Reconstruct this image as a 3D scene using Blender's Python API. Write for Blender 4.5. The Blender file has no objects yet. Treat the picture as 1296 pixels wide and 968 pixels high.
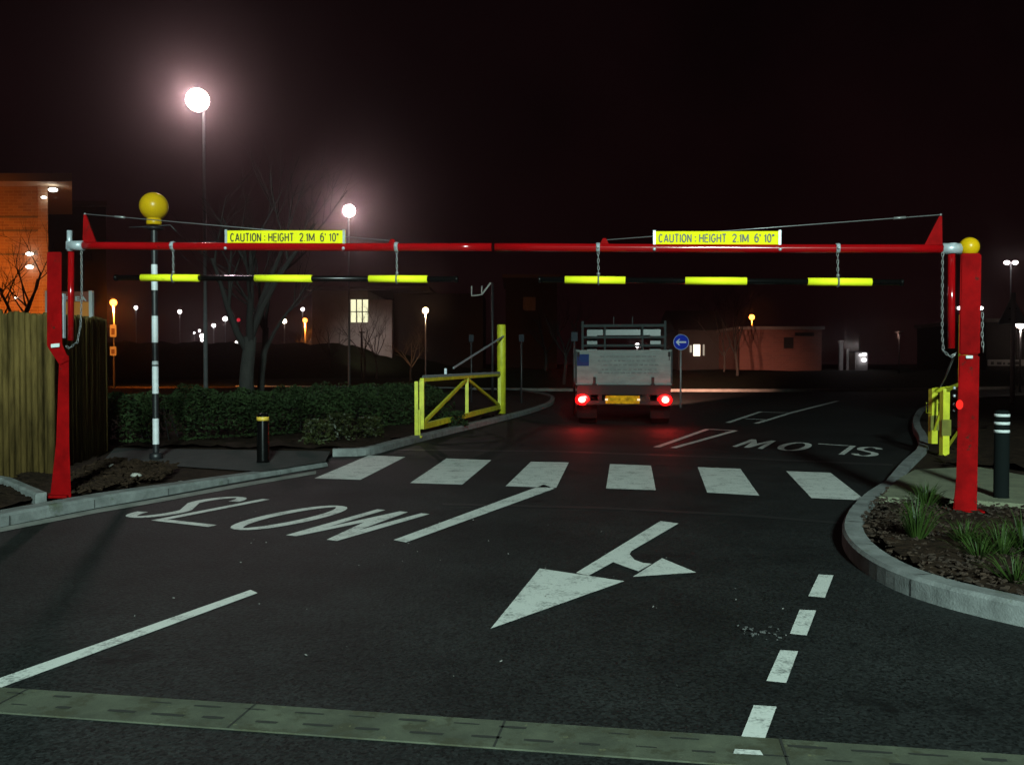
import bpy, bmesh, math, random
from mathutils import Vector, Matrix, Quaternion
R = math.radians
random.seed(7)
scene = bpy.context.scene
col = scene.collection

# ------------------------------------------------------------------ camera
FPX, CX, CY, CAMH = 1122.0, 648.0, 484.0, 1.35
PITCH = math.atan(24.0 / FPX)
cam = bpy.data.cameras.new('camera')
cam.sensor_width = 36.0
cam.sensor_fit = 'HORIZONTAL'
cam.lens = 36.0 * FPX / 1296.0
cam.clip_start, cam.clip_end = 0.05, 3000
camo = bpy.data.objects.new('camera', cam)
col.objects.link(camo)
camo.location = (0, 0, CAMH)
camo.rotation_euler = (R(90) - PITCH, 0, 0)
scene.camera = camo

# ------------------------------------------------------------------ night sky
world = bpy.data.worlds.new('World')
scene.world = world
world.use_nodes = True
wn, wl = world.node_tree.nodes, world.node_tree.links
wn.clear()
wo = wn.new('ShaderNodeOutputWorld')
bg = wn.new('ShaderNodeBackground')
tc = wn.new('ShaderNodeTexCoord')
sep = wn.new('ShaderNodeSeparateXYZ')
rmp = wn.new('ShaderNodeValToRGB')
wl.new(tc.outputs['Generated'], sep.inputs[0])
wl.new(sep.outputs['Z'], rmp.inputs['Fac'])
rmp.color_ramp.elements[0].position = 0.0
rmp.color_ramp.elements[0].color = (0.0042, 0.0013, 0.0015, 1)
rmp.color_ramp.elements[1].position = 0.5
rmp.color_ramp.elements[1].color = (0.0022, 0.0008, 0.0011, 1)
cl = wn.new('ShaderNodeTexNoise'); cl.inputs['Scale'].default_value = 3.2; cl.inputs['Detail'].default_value = 7; cl.inputs['Roughness'].default_value = 0.6
wl.new(tc.outputs['Generated'], cl.inputs['Vector'])
cr = wn.new('ShaderNodeValToRGB')
cr.color_ramp.elements[0].position = 0.3; cr.color_ramp.elements[0].color = (.6, .6, .62, 1)
cr.color_ramp.elements[1].position = 0.7; cr.color_ramp.elements[1].color = (1.45, 1.4, 1.4, 1)
wl.new(cl.outputs['Fac'], cr.inputs['Fac'])
cm = wn.new('ShaderNodeMix'); cm.data_type = 'RGBA'; cm.blend_type = 'MULTIPLY'; cm.inputs[0].default_value = 1.0
wl.new(rmp.outputs['Color'], cm.inputs[6]); wl.new(cr.outputs['Color'], cm.inputs[7])
wl.new(cm.outputs[2], bg.inputs['Color'])
bg.inputs['Strength'].default_value = 1.0
wl.new(bg.outputs[0], wo.inputs['Surface'])

# ------------------------------------------------------------------ render look
scene.view_settings.view_transform = 'Standard'
scene.view_settings.look = 'None'
scene.view_settings.exposure = 0.0
scene.view_settings.gamma = 1.0
scene.view_settings.use_curve_mapping = False
scene.cycles.use_denoising = True
scene.cycles.max_bounces = 6
scene.cycles.diffuse_bounces = 2
scene.cycles.volume_bounces = 0
scene.cycles.sample_clamp_indirect = 2.0
scene.cycles.blur_glossy = 1.0

BLOOM_HAZE_DENSITY = 0.0013
FRONT_POWER = 37000.0          # the lamp column that stands behind the camera
LAMP_POWER = 1000.0

# ------------------------------------------------------------------ pixel helpers (reference 1296 x 968)
_c, _s = math.cos(PITCH), math.sin(PITCH)
def ray(px, py):
    xc, zc = (px - CX) / FPX, -(py - CY) / FPX
    return Vector((xc, _c + zc * _s, -_s + zc * _c))
def G(px, py, z=0.0):
    d = ray(px, py)
    t = (z - CAMH) / d.z
    return Vector((d.x * t, d.y * t, z))
def P(px, py, Y):
    d = ray(px, py)
    t = Y / d.y
    return Vector((d.x * t, Y, CAMH + d.z * t))

# ------------------------------------------------------------------ materials
MATS = {}
def mat(name, color, rough=0.6, metal=0.0, spec=0.5, var=0.0, scale=8.0, bump=0.0, bscale=60.0, emit=None, estr=0.0, color2=None, stretch=(1, 1, 1)):
    if name in MATS:
        return MATS[name]
    m = bpy.data.materials.new(name)
    m.use_nodes = True
    nt = m.node_tree
    b = nt.nodes['Principled BSDF']
    b.inputs['Base Color'].default_value = (*color, 1)
    b.inputs['Roughness'].default_value = rough
    b.inputs['Metallic'].default_value = metal
    b.inputs['Specular IOR Level'].default_value = spec
    if emit:
        b.inputs['Emission Color'].default_value = (*emit, 1)
        b.inputs['Emission Strength'].default_value = estr
    if var > 0 or bump > 0:
        tcn = nt.nodes.new('ShaderNodeTexCoord')
        mp = nt.nodes.new('ShaderNodeMapping')
        mp.inputs['Scale'].default_value = stretch
        nt.links.new(tcn.outputs['Object'], mp.inputs[0])
    if var > 0:
        n = nt.nodes.new('ShaderNodeTexNoise')
        n.inputs['Scale'].default_value = scale
        n.inputs['Detail'].default_value = 6
        n.inputs['Roughness'].default_value = 0.65
        nt.links.new(mp.outputs[0], n.inputs['Vector'])
        r = nt.nodes.new('ShaderNodeValToRGB')
        r.color_ramp.elements[0].position = 0.32
        r.color_ramp.elements[1].position = 0.68
        c2 = color2 or tuple(c * (1 - var) for c in color)
        r.color_ramp.elements[0].color = (*c2, 1)
        r.color_ramp.elements[1].color = (*color, 1)
        nt.links.new(n.outputs['Fac'], r.inputs['Fac'])
        nt.links.new(r.outputs['Color'], b.inputs['Base Color'])
    if bump > 0:
        n2 = nt.nodes.new('ShaderNodeTexNoise')
        n2.inputs['Scale'].default_value = bscale
        n2.inputs['Detail'].default_value = 5
        nt.links.new(mp.outputs[0], n2.inputs['Vector'])
        bp = nt.nodes.new('ShaderNodeBump')
        bp.inputs['Strength'].default_value = bump
        bp.inputs['Distance'].default_value = 0.02
        nt.links.new(n2.outputs['Fac'], bp.inputs['Height'])
        nt.links.new(bp.outputs[0], b.inputs['Normal'])
    MATS[name] = m
    return m

def glow(name, color, strength):
    if name in MATS:
        return MATS[name]
    m = bpy.data.materials.new(name)
    m.use_nodes = True
    nt = m.node_tree
    nt.nodes.clear()
    o = nt.nodes.new('ShaderNodeOutputMaterial')
    e = nt.nodes.new('ShaderNodeEmission')
    e.inputs['Color'].default_value = (*color, 1)
    e.inputs['Strength'].default_value = strength
    nt.links.new(e.outputs[0], o.inputs['Surface'])
    MATS[name] = m
    return m

def asphalt_mat():
    m = bpy.data.materials.new('asphalt')
    m.use_nodes = True
    nt = m.node_tree
    N, L = nt.nodes, nt.links
    b = N['Principled BSDF']
    tcn = N.new('ShaderNodeTexCoord')
    big = N.new('ShaderNodeTexNoise'); big.inputs['Scale'].default_value = 0.8; big.inputs['Detail'].default_value = 10; big.inputs['Roughness'].default_value = 0.72
    fine = N.new('ShaderNodeTexVoronoi'); fine.inputs['Scale'].default_value = 85
    fine2 = N.new('ShaderNodeTexNoise'); fine2.inputs['Scale'].default_value = 45; fine2.inputs['Detail'].default_value = 4
    for n in (big, fine, fine2):
        L.new(tcn.outputs['Object'], n.inputs['Vector'])
    r1 = N.new('ShaderNodeValToRGB')
    r1.color_ramp.elements[0].position = 0.36; r1.color_ramp.elements[0].color = (0.0052, 0.0060, 0.0063, 1)
    r1.color_ramp.elements[1].position = 0.64; r1.color_ramp.elements[1].color = (0.0125, 0.0138, 0.0142, 1)
    L.new(big.outputs['Fac'], r1.inputs['Fac'])
    r2 = N.new('ShaderNodeValToRGB')
    r2.color_ramp.elements[0].position = 0.0; r2.color_ramp.elements[0].color = (0.15, 0.15, 0.15, 1)
    r2.color_ramp.elements[1].position = 1.0; r2.color_ramp.elements[1].color = (2.6, 2.6, 2.5, 1)
    L.new(fine.outputs['Color'], r2.inputs['Fac'])
    mx = N.new('ShaderNodeMix'); mx.data_type = 'RGBA'; mx.blend_type = 'MULTIPLY'; mx.inputs[0].default_value = 1.0
    L.new(r1.outputs['Color'], mx.inputs[6]); L.new(r2.outputs['Color'], mx.inputs[7])
    L.new(mx.outputs[2], b.inputs['Base Color'])
    b.inputs['Roughness'].default_value = 0.68
    b.inputs['Specular IOR Level'].default_value = 0.16
    bp = N.new('ShaderNodeBump'); bp.inputs['Strength'].default_value = 0.7; bp.inputs['Distance'].default_value = 0.008
    L.new(fine2.outputs['Fac'], bp.inputs['Height'])
    L.new(bp.outputs[0], b.inputs['Normal'])
    return m

def paint_mat():
    """thermoplastic road paint, worn through to the asphalt in places"""
    m = bpy.data.materials.new('road_paint')
    m.use_nodes = True
    nt = m.node_tree
    N, L = nt.nodes, nt.links
    b = N['Principled BSDF']
    tcn = N.new('ShaderNodeTexCoord')
    a = N.new('ShaderNodeTexNoise'); a.inputs['Scale'].default_value = 5; a.inputs['Detail'].default_value = 9; a.inputs['Roughness'].default_value = 0.8
    c = N.new('ShaderNodeTexNoise'); c.inputs['Scale'].default_value = 60; c.inputs['Detail'].default_value = 3
    for n in (a, c):
        L.new(tcn.outputs['Object'], n.inputs['Vector'])
    ma = N.new('ShaderNodeMath'); ma.operation = 'MULTIPLY_ADD'; ma.inputs[1].default_value = 0.45
    L.new(c.outputs['Fac'], ma.inputs[0]); L.new(a.outputs['Fac'], ma.inputs[2])
    r = N.new('ShaderNodeValToRGB')
    r.color_ramp.elements[0].position = 0.52; r.color_ramp.elements[0].color = (0.12, 0.125, 0.12, 1)
    r.color_ramp.elements[1].position = 0.72; r.color_ramp.elements[1].color = (0.60, 0.61, 0.575, 1)
    L.new(ma.outputs[0], r.inputs['Fac'])
    L.new(r.outputs['Color'], b.inputs['Base Color'])
    b.inputs['Roughness'].default_value = 0.6
    bp = N.new('ShaderNodeBump'); bp.inputs['Strength'].default_value = 0.35; bp.inputs['Distance'].default_value = 0.004
    L.new(c.outputs['Fac'], bp.inputs['Height']); L.new(bp.outputs[0], b.inputs['Normal'])
    return m

def brick_mat(name, c1, c2, mortar, scale=1.0):
    m = bpy.data.materials.new(name)
    m.use_nodes = True
    nt = m.node_tree
    N, L = nt.nodes, nt.links
    b = N['Principled BSDF']
    tcn = N.new('ShaderNodeTexCoord')
    sp = N.new('ShaderNodeSeparateXYZ'); L.new(tcn.outputs['Object'], sp.inputs[0])
    add = N.new('ShaderNodeMath'); add.operation = 'ADD'
    L.new(sp.outputs['X'], add.inputs[0]); L.new(sp.outputs['Y'], add.inputs[1])
    cb = N.new('ShaderNodeCombineXYZ'); L.new(add.outputs[0], cb.inputs['X']); L.new(sp.outputs['Z'], cb.inputs['Y'])
    br = N.new('ShaderNodeTexBrick')
    br.inputs['Scale'].default_value = scale
    br.inputs['Color1'].default_value = (*c1, 1); br.inputs['Color2'].default_value = (*c2, 1); br.inputs['Mortar'].default_value = (*mortar, 1)
    br.inputs['Brick Width'].default_value = 0.45; br.inputs['Row Height'].default_value = 0.15; br.inputs['Mortar Size'].default_value = 0.012
    L.new(cb.outputs[0], br.inputs['Vector'])
    L.new(br.outputs['Color'], b.inputs['Base Color'])
    b.inputs['Roughness'].default_value = 0.85
    return m

def wear(m, color, scale, lo, hi, stretch=(1, 1, 1)):
    """chips, grime or rust with a shape of their own over an existing material"""
    nt = m.node_tree; N, L = nt.nodes, nt.links
    b = N['Principled BSDF']
    src = b.inputs['Base Color'].links[0].from_socket if b.inputs['Base Color'].links else None
    tcn = N.new('ShaderNodeTexCoord'); mp = N.new('ShaderNodeMapping'); mp.inputs['Scale'].default_value = stretch
    L.new(tcn.outputs['Object'], mp.inputs[0])
    n = N.new('ShaderNodeTexNoise'); n.inputs['Scale'].default_value = scale; n.inputs['Detail'].default_value = 9; n.inputs['Roughness'].default_value = .7
    L.new(mp.outputs[0], n.inputs['Vector'])
    r = N.new('ShaderNodeMapRange'); r.inputs['From Min'].default_value = lo; r.inputs['From Max'].default_value = hi
    L.new(n.outputs['Fac'], r.inputs['Value'])
    mx = N.new('ShaderNodeMix'); mx.data_type = 'RGBA'
    L.new(r.outputs['Result'], mx.inputs[0])
    if src: L.new(src, mx.inputs[6])
    else: mx.inputs[6].default_value = b.inputs['Base Color'].default_value
    mx.inputs[7].default_value = (*color, 1)
    L.new(mx.outputs[2], b.inputs['Base Color'])
ASPH = asphalt_mat()
wear(ASPH, (.004, .0042, .0045), .9, .60, .68)
wear(ASPH, (.022, .022, .021), 2.3, .66, .74, (1, .35, 1))
PAINT = paint_mat()
M_ground = mat('dark_grass', (0.018, 0.024, 0.010), 0.9, var=0.6, scale=1.5, bump=0.6, bscale=12, spec=0.1)
M_soil = mat('soil', (0.036, 0.021, 0.013), 0.95, var=0.65, scale=9, bump=1.0, bscale=22, spec=0.1)
M_kerb = mat('kerb_concrete', (0.23, 0.24, 0.235), 0.85, var=0.5, scale=6, bump=0.25, bscale=90, spec=0.3)
M_slab = mat('concrete_paving', (0.19, 0.20, 0.125), 0.85, var=0.4, scale=5, bump=0.4, bscale=70)
M_darkslab = mat('dark_paving', (0.03, 0.03, 0.028), 0.9, var=0.5, scale=7, bump=0.5, bscale=60)
M_drain = mat('drain_concrete', (0.085, 0.095, 0.062), 0.85, var=0.6, scale=4, bump=0.15, bscale=120)
M_slot = mat('drain_slot', (0.015, 0.016, 0.012), 0.9)
M_seam = mat('tar_seam', (0.010, 0.010, 0.010), 0.6)
M_red = mat('red_paint', (0.29, 0.002, 0.003), 0.75, spec=.05, var=0.5, scale=5, bump=0.12, bscale=18)
M_redtube = mat('red_gloss_tube', (0.29, 0.0025, 0.004), 0.13, var=0.15, scale=10, spec=0.45)
M_galv = mat('galvanised_steel', (0.46, 0.50, 0.54), 0.4, metal=0.25, var=0.3, scale=25)
M_chain = mat('chain_steel', (0.2, 0.2, 0.2), 0.35, metal=0.4)
M_fluo = mat('yellow_sleeve', (0.92, 0.92, 0.02), 0.6, spec=0.12, var=0.08, scale=14)
M_signy = mat('yellow_sign_sheet', (0.80, 0.72, 0.012), 0.9, spec=0.03, var=0.05, scale=9)
M_black = mat('black_plastic', (0.003, 0.003, 0.003), 0.22, spec=0.2)
M_letter = mat('black_lettering', (0.012, 0.012, 0.012), 0.5)
M_amber = mat('amber_globe', (0.64, 0.37, 0.004), 0.3, spec=0.25, var=0.12, scale=9)
M_poleW = mat('white_band_paint', (0.78, 0.79, 0.82), 0.45, var=0.25, scale=10)
M_poleB = mat('black_band_paint', (0.012, 0.012, 0.014), 0.45)
M_gate = mat('yellow_gate_paint', (0.74, 0.73, 0.03), 0.5, var=0.35, scale=5, bump=0.1, bscale=30)
M_wood = mat('weathered_timber', (0.15, 0.098, 0.03), 0.85, spec=.1, var=0.82, scale=11, bump=0.5, bscale=30, stretch=(1, 1, 0.12))
M_bark = mat('tree_bark', (0.026, 0.024, 0.021), 0.9, var=0.5, scale=12, bump=0.8, bscale=30, stretch=(1, 1, 0.3))
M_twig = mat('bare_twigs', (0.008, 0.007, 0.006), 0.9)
M_leaf1 = mat('hedge_leaf', (0.027, 0.046, 0.014), 0.8, spec=.15, var=0.6, scale=4, color2=(0.008, 0.016, 0.005))
M_leaf2 = mat('grass_blade', (0.036, 0.072, 0.010), 0.5, var=0.5, scale=6)
M_leaf3 = mat('pale_shrub_leaf', (0.04, 0.048, 0.011), 0.55, var=0.5, scale=6)
M_chip = mat('bark_chip', (0.046, 0.024, 0.013), 0.9, var=0.7, scale=3)
M_stone = mat('pale_stone', (0.42, 0.40, 0.36), 0.85, var=0.4, scale=15)
M_steelpole = mat('grey_lamp_column', (0.22, 0.22, 0.23), 0.5, metal=0.3, var=0.2, scale=6)
M_darkmetal = mat('dark_metal', (0.03, 0.03, 0.032), 0.5)
M_signback = mat('sign_back_grey', (0.035, 0.04, 0.05), 0.8, spec=.1, var=0.2, scale=5)
M_blue = mat('blue_sign_sheet', (0.006, 0.03, 0.42), 0.8, spec=.05)
M_white = mat('white_sign_sheet', (0.6, 0.62, 0.62), 0.8, spec=.1)
M_roof = mat('roof_trim', (0.14, 0.12, 0.11), 0.7, var=0.2, scale=3)
M_orangewall = brick_mat('brick_facade', (0.34, 0.19, 0.10), (0.24, 0.13, 0.07), (0.34, 0.25, 0.18), 1.0)
M_redwall = brick_mat('red_brick_wall', (0.11, 0.035, 0.026), (0.08, 0.025, 0.02), (0.10, 0.06, 0.05), 1.0)
M_panelwall = mat('render_wall', (0.50, 0.47, 0.45), 0.8, var=0.2, scale=0.8)
M_darkwall = mat('dark_cladding', (0.012, 0.010, 0.010), 0.8, var=0.3, scale=0.7)
M_darkglass = mat('dark_glass', (0.006, 0.006, 0.007), 0.5, spec=0.2)
M_truckgrey = mat('dirty_aluminium', (0.028, 0.036, 0.037), 0.7, metal=0.0, spec=.2, var=0.35, scale=5)
M_tailboard = mat('grubby_white_board', (0.10, 0.112, 0.106), 0.55, var=0.4, scale=3.5, stretch=(1, 1, 3))
M_truckblue = mat('blue_board_patch', (0.012, 0.03, 0.10), 0.8, spec=.05)
M_truckdark = mat('truck_chassis', (0.02, 0.018, 0.018), 0.8, spec=.1)
M_cab = mat('cab_paint', (0.065, 0.08, 0.08), 0.35, var=0.15, scale=2)
M_tyre = mat('tyre_rubber', (.005, .005, .005), 0.9, spec=.05)
M_plate = mat('yellow_plate', (0.80, 0.42, 0.012), 0.7, var=0.75, scale=11, spec=.05)
M_litpanel = mat('orange_lit_panel', (0.85, 0.30, 0.07), 0.8, spec=.1, var=0.1, scale=3)  # orange lamplight on the panel is put into its base colour

wear(M_red, (.05, .012, .008), 7, .62, .68)
wear(M_red, (.10, .03, .015), 26, .66, .70, (1, 1, .5))
wear(M_redtube, (.08, .01, .008), 9, .64, .69)
wear(M_fluo, (.30, .30, .03), 12, .62, .70)
wear(M_signy, (.42, .37, .02), 9, .63, .72)
wear(M_gate, (.16, .14, .02), 8, .62, .68)
wear(M_drain, (.04, .042, .022), 6, .52, .60)
wear(M_drain, (.12, .12, .06), 14, .62, .68)
wear(M_kerb, (.09, .10, .07), 3.5, .58, .68)
wear(M_tailboard, (.07, .075, .07), 4, .58, .68)
# ------------------------------------------------------------------ mesh helpers
class MB:
    def __init__(self):
        self.bm = bmesh.new()
        self.mi = 0
    def face(self, vs):
        v = [self.bm.verts.new(p) for p in vs]
        try:
            f = self.bm.faces.new(v)
            f.material_index = self.mi
            return f
        except ValueError:
            return None
    def prism(self, pts, off):
        """closed polygon pts (3D) extruded along vector off"""
        off = Vector(off)
        a = [self.bm.verts.new(p) for p in pts]
        b = [self.bm.verts.new(Vector(p) + off) for p in pts]
        n = len(pts)
        fs = [self.bm.faces.new(a[::-1]), self.bm.faces.new(b)]
        for i in range(n):
            fs.append(self.bm.faces.new((a[i], a[(i + 1) % n], b[(i + 1) % n], b[i])))
        for f in fs:
            f.material_index = self.mi
    def box(self, lo, hi, M=None, bev=0.0):
        x0, y0, z0 = lo; x1, y1, z1 = hi
        tmp = bmesh.new()
        r = bmesh.ops.create_cube(tmp, size=1)
        for v in tmp.verts:
            v.co = Vector(((x0 + x1) / 2 + v.co.x * (x1 - x0), (y0 + y1) / 2 + v.co.y * (y1 - y0), (z0 + z1) / 2 + v.co.z * (z1 - z0)))
        if bev > 0:
            bmesh.ops.bevel(tmp, geom=list(tmp.edges), offset=bev, segments=2, affect='EDGES', profile=0.5)
        self.merge(tmp, M)
    def merge(self, tmp, M=None, smooth=False):
        mp = {}
        for v in tmp.verts:
            mp[v] = self.bm.verts.new(M @ v.co if M else v.co)
        for f in tmp.faces:
            try:
                g = self.bm.faces.new([mp[v] for v in f.verts])
                g.material_index = self.mi
                g.smooth = f.smooth or smooth
            except ValueError:
                pass
        tmp.free()
    def tube(self, pts, rad, n=10, caps=True, smooth=True):
        pts = [Vector(p) for p in pts]
        if not isinstance(rad, (list, tuple)):
            rad = [rad] * len(pts)
        rings = []
        ref = None
        for i, p in enumerate(pts):
            if i == 0: d = pts[1] - p
            elif i == len(pts) - 1: d = p - pts[i - 1]
            else: d = pts[i + 1] - pts[i - 1]
            d.normalize()
            if ref is None:
                ref = d.orthogonal().normalized()
            else:
                ref = (ref - d * ref.dot(d))
                ref = ref.normalized() if ref.length > 1e-6 else d.orthogonal().normalized()
            b = d.cross(ref)
            rings.append([self.bm.verts.new(p + rad[i] * (math.cos(2 * math.pi * k / n) * ref + math.sin(2 * math.pi * k / n) * b)) for k in range(n)])
        for i in range(len(rings) - 1):
            for k in range(n):
                f = self.bm.faces.new((rings[i][k], rings[i][(k + 1) % n], rings[i + 1][(k + 1) % n], rings[i + 1][k]))
                f.smooth = smooth; f.material_index = self.mi
        if caps:
            for rg in (rings[0][::-1], rings[-1]):
                f = self.bm.faces.new(rg); f.material_index = self.mi
    def lathe(self, prof, c=(0, 0, 0), n=20, smooth=True):
        """prof: list of (radius, z)"""
        c = Vector(c)
        rings = [[self.bm.verts.new(c + Vector((max(r, 1e-4) * math.cos(2 * math.pi * k / n), max(r, 1e-4) * math.sin(2 * math.pi * k / n), z))) for k in range(n)] for r, z in prof]
        for i in range(len(rings) - 1):
            for k in range(n):
                f = self.bm.faces.new((rings[i][k], rings[i][(k + 1) % n], rings[i + 1][(k + 1) % n], rings[i + 1][k]))
                f.smooth = smooth; f.material_index = self.mi
        self.bm.faces.new(rings[0][::-1]).material_index = self.mi
        self.bm.faces.new(rings[-1]).material_index = self.mi
    def sphere(self, c, r, n=18, sq=(1, 1, 1)):
        prof = [(math.sin(math.pi * i / (n // 2)), -math.cos(math.pi * i / (n // 2))) for i in range(n // 2 + 1)]
        tmp = MB()
        tmp.lathe(prof, n=n)
        t = tmp.bm
        for v in t.verts:
            v.co = Vector((c[0] + v.co.x * r * sq[0], c[1] + v.co.y * r * sq[1], c[2] + v.co.z * r * sq[2]))
        self.merge(t)
    def bar(self, a, b, w, h=None, up=(0, 0, 1)):
        """rectangular bar from a to b"""
        h = h or w
        a, b = Vector(a), Vector(b)
        d = (b - a).normalized()
        u = Vector(up)
        s = d.cross(u)
        s = s.normalized() if s.length > 1e-5 else d.orthogonal().normalized()
        u = s.cross(d).normalized()
        q = [s * (w / 2) + u * (h / 2), s * (-w / 2) + u * (h / 2), s * (-w / 2) - u * (h / 2), s * (w / 2) - u * (h / 2)]
        self.prism([a + v for v in q], b - a)
    def build(self, name, mats, parent=None, normals=True):
        me = bpy.data.meshes.new(name)
        if normals:
            bmesh.ops.recalc_face_normals(self.bm, faces=list(self.bm.faces))
        self.bm.to_mesh(me)
        self.bm.free()
        for m in (mats if isinstance(mats, (list, tuple)) else [mats]):
            me.materials.append(m)
        o = bpy.data.objects.new(name, me)
        col.objects.link(o)
        if parent:
            o.parent = parent
            o.matrix_parent_inverse = Matrix.Identity(4)
            # meshes are written in world space: take the parent's placement out
            o.matrix_basis = chain_matrix(parent).inverted()
        return o

def chain_matrix(p):
    m = p.matrix_basis.copy()
    while p.parent:
        p = p.parent
        m = p.matrix_basis @ m
    return m

def tag(o, label=None, cat=None, group=None, kind=None):
    if label: o['label'] = label
    if cat: o['category'] = cat
    if group: o['group'] = group
    if kind: o['kind'] = kind
    return o
def empty(name, loc, label, cat, group=None, rz=0.0):
    o = bpy.data.objects.new(name, None)
    col.objects.link(o)
    o.empty_display_size = 0.2
    o.location = loc
    o.rotation_euler = (0, 0, rz)
    return tag(o, label, cat, group)
def polysheet(name, pts, z, m, thick=0.0, label=None):
    mb = MB()
    if thick:
        mb.prism([Vector((p.x, p.y, z - thick)) for p in pts], (0, 0, thick))
    else:
        mb.face([Vector((p.x, p.y, z)) for p in pts])
    o = mb.build(name, m)
    if not thick:
        if o.data.polygons[0].normal.z < 0:
            o.data.flip_normals()
    return tag(o, label, None, None, 'structure')
def V2(x, y): return Vector((x, y, 0))

def point(loc, power, color, rad=.15, spot=None, target=None, blend=.7):
    li = bpy.data.lights.new('lamp_light', 'SPOT' if spot else 'POINT')
    li.energy = power; li.color = color; li.shadow_soft_size = rad
    if spot:
        li.spot_size = R(spot); li.spot_blend = blend
    lo = bpy.data.objects.new('lamp_light', li); col.objects.link(lo); lo.location = loc
    if target is not None:
        lo.rotation_euler = (Vector(target) - Vector(loc)).to_track_quat('-Z', 'Y').to_euler()
    return lo

# ------------------------------------------------------------------ ground, road, kerbs
polysheet('ground', [V2(-900, -300), V2(900, -300), V2(900, 1500), V2(-900, 1500)], -0.03, M_ground)
polysheet('road', [V2(-60, -40), V2(70, -40), V2(70, 46), V2(22, 50), V2(-4, 48.5), V2(-14, 46), V2(-60, 46)], 0.0, ASPH)

def offset_line(pts, d):
    out = []
    for i, p in enumerate(pts):
        a = pts[max(i - 1, 0)]; b = pts[min(i + 1, len(pts) - 1)]
        t = (b - a); t.z = 0; t.normalize()
        out.append(Vector((p.x - t.y * d, p.y + t.x * d, p.z)))
    return out
def smooth_line(pts, it=2):
    for _ in range(it):
        q = [pts[0]]
        for a, b in zip(pts, pts[1:]):
            q += [a.lerp(b, 0.25), a.lerp(b, 0.75)]
        q.append(pts[-1]); pts = q
    return pts
def kerb(name, line, h, side, w=0.14):
    """line = road side foot of the kerb; side=+1: kerb body to the left of the line"""
    if not isinstance(h, (list, tuple)): h = [h] * len(line)
    inner = offset_line(line, w * side); chamf = offset_line(line, 0.022 * side); foot2 = offset_line(line, 0.004 * side)
    mb = MB()
    rows = []
    for i in range(len(line)):
        rows.append([mb.bm.verts.new((foot2[i].x, foot2[i].y, -0.02)), mb.bm.verts.new((foot2[i].x, foot2[i].y, h[i] - 0.022)),
                     mb.bm.verts.new((chamf[i].x, chamf[i].y, h[i])), mb.bm.verts.new((inner[i].x, inner[i].y, h[i])), mb.bm.verts.new((inner[i].x, inner[i].y, -0.02))])
    for a, b in zip(rows, rows[1:]):
        for k in range(4):
            mb.bm.faces.new((a[k], b[k], b[k + 1], a[k + 1]))
    mb.bm.faces.new(rows[0]); mb.bm.faces.new(rows[-1][::-1])
    # joints between the kerb stones
    dist, nxt = 0.0, 0.6
    mb.mi = 1
    for i in range(len(line) - 1):
        seg = (line[i + 1] - line[i]).length
        while nxt < dist + seg:
            t = (nxt - dist) / seg
            p = line[i].lerp(line[i + 1], t); d = (line[i + 1] - line[i]).normalized(); nrm = Vector((-d.y, d.x, 0)) * side
            hh = h[i] + (h[i + 1] - h[i]) * t
            a = d * 0.004
            f0 = p - nrm * 0.0015; f1 = p + nrm * 0.0215; f2 = p + nrm * w
            mb.face([f0 - a + Vector((0, 0, 0.004)), f0 + a + Vector((0, 0, 0.004)), f0 + a + Vector((0, 0, hh - 0.023)), f0 - a + Vector((0, 0, hh - 0.023))])
            mb.face([f1 - a + Vector((0, 0, hh + 0.002)), f1 + a + Vector((0, 0, hh + 0.002)), f2 + a + Vector((0, 0, hh + 0.002)), f2 - a + Vector((0, 0, hh + 0.002))])
            nxt += 0.915
        dist += seg
    o = mb.build(name, [M_kerb, M_seam])
    return tag(o, None, None, None, 'structure')

VL = 0.10   # left verge height
left_px = [(-420, 760), (-200, 710), (0, 667), (120, 643), (200, 629), (300, 610), (380, 596), (415, 590)]
leftA = smooth_line([G(*p) for p in left_px], 1)
hA = []
for p in leftA:
    t = max(0.0, min(1.0, (p.y - 8.6) / 2.2))
    hA.append(0.105 - 0.055 * t)
kerb('kerb', leftA, hA, 1, 0.20)
leftB = [G(421, 578), G(470, 577), G(505, 566), G(560, 552), G(640, 532), G(680, 521), G(704, 511), G(700, 501), G(640, 492.5), G(300, 490)]
leftB = smooth_line(leftB, 2)
kerb('kerb', leftB, 0.11, 1, 0.15)
# left verge: soil sheet behind the kerbs
inA = offset_line(leftA, 0.199); inB = offset_line(leftB, 0.149)
vpts = inA + [Vector((inA[-1].x + 0.05, inA[-1].y + 0.12, 0))] + inB + [V2(-60, inB[-1].y), V2(-60, 6.2), V2(inA[0].x - 2, inA[0].y)]
def verge(name, pts, z, m, jitter):
    mb = MB()
    mb.face([Vector((p.x, p.y, z)) for p in pts])
    bmesh.ops.triangulate(mb.bm, faces=list(mb.bm.faces))
    o = mb.build(name, m)
    if sum(p.normal.z * p.area for p in o.data.polygons) < 0: o.data.flip_normals()
    return tag(o, None, None, None, 'structure')
verge('verge', vpts, 0.045, M_soil, 0)

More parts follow.
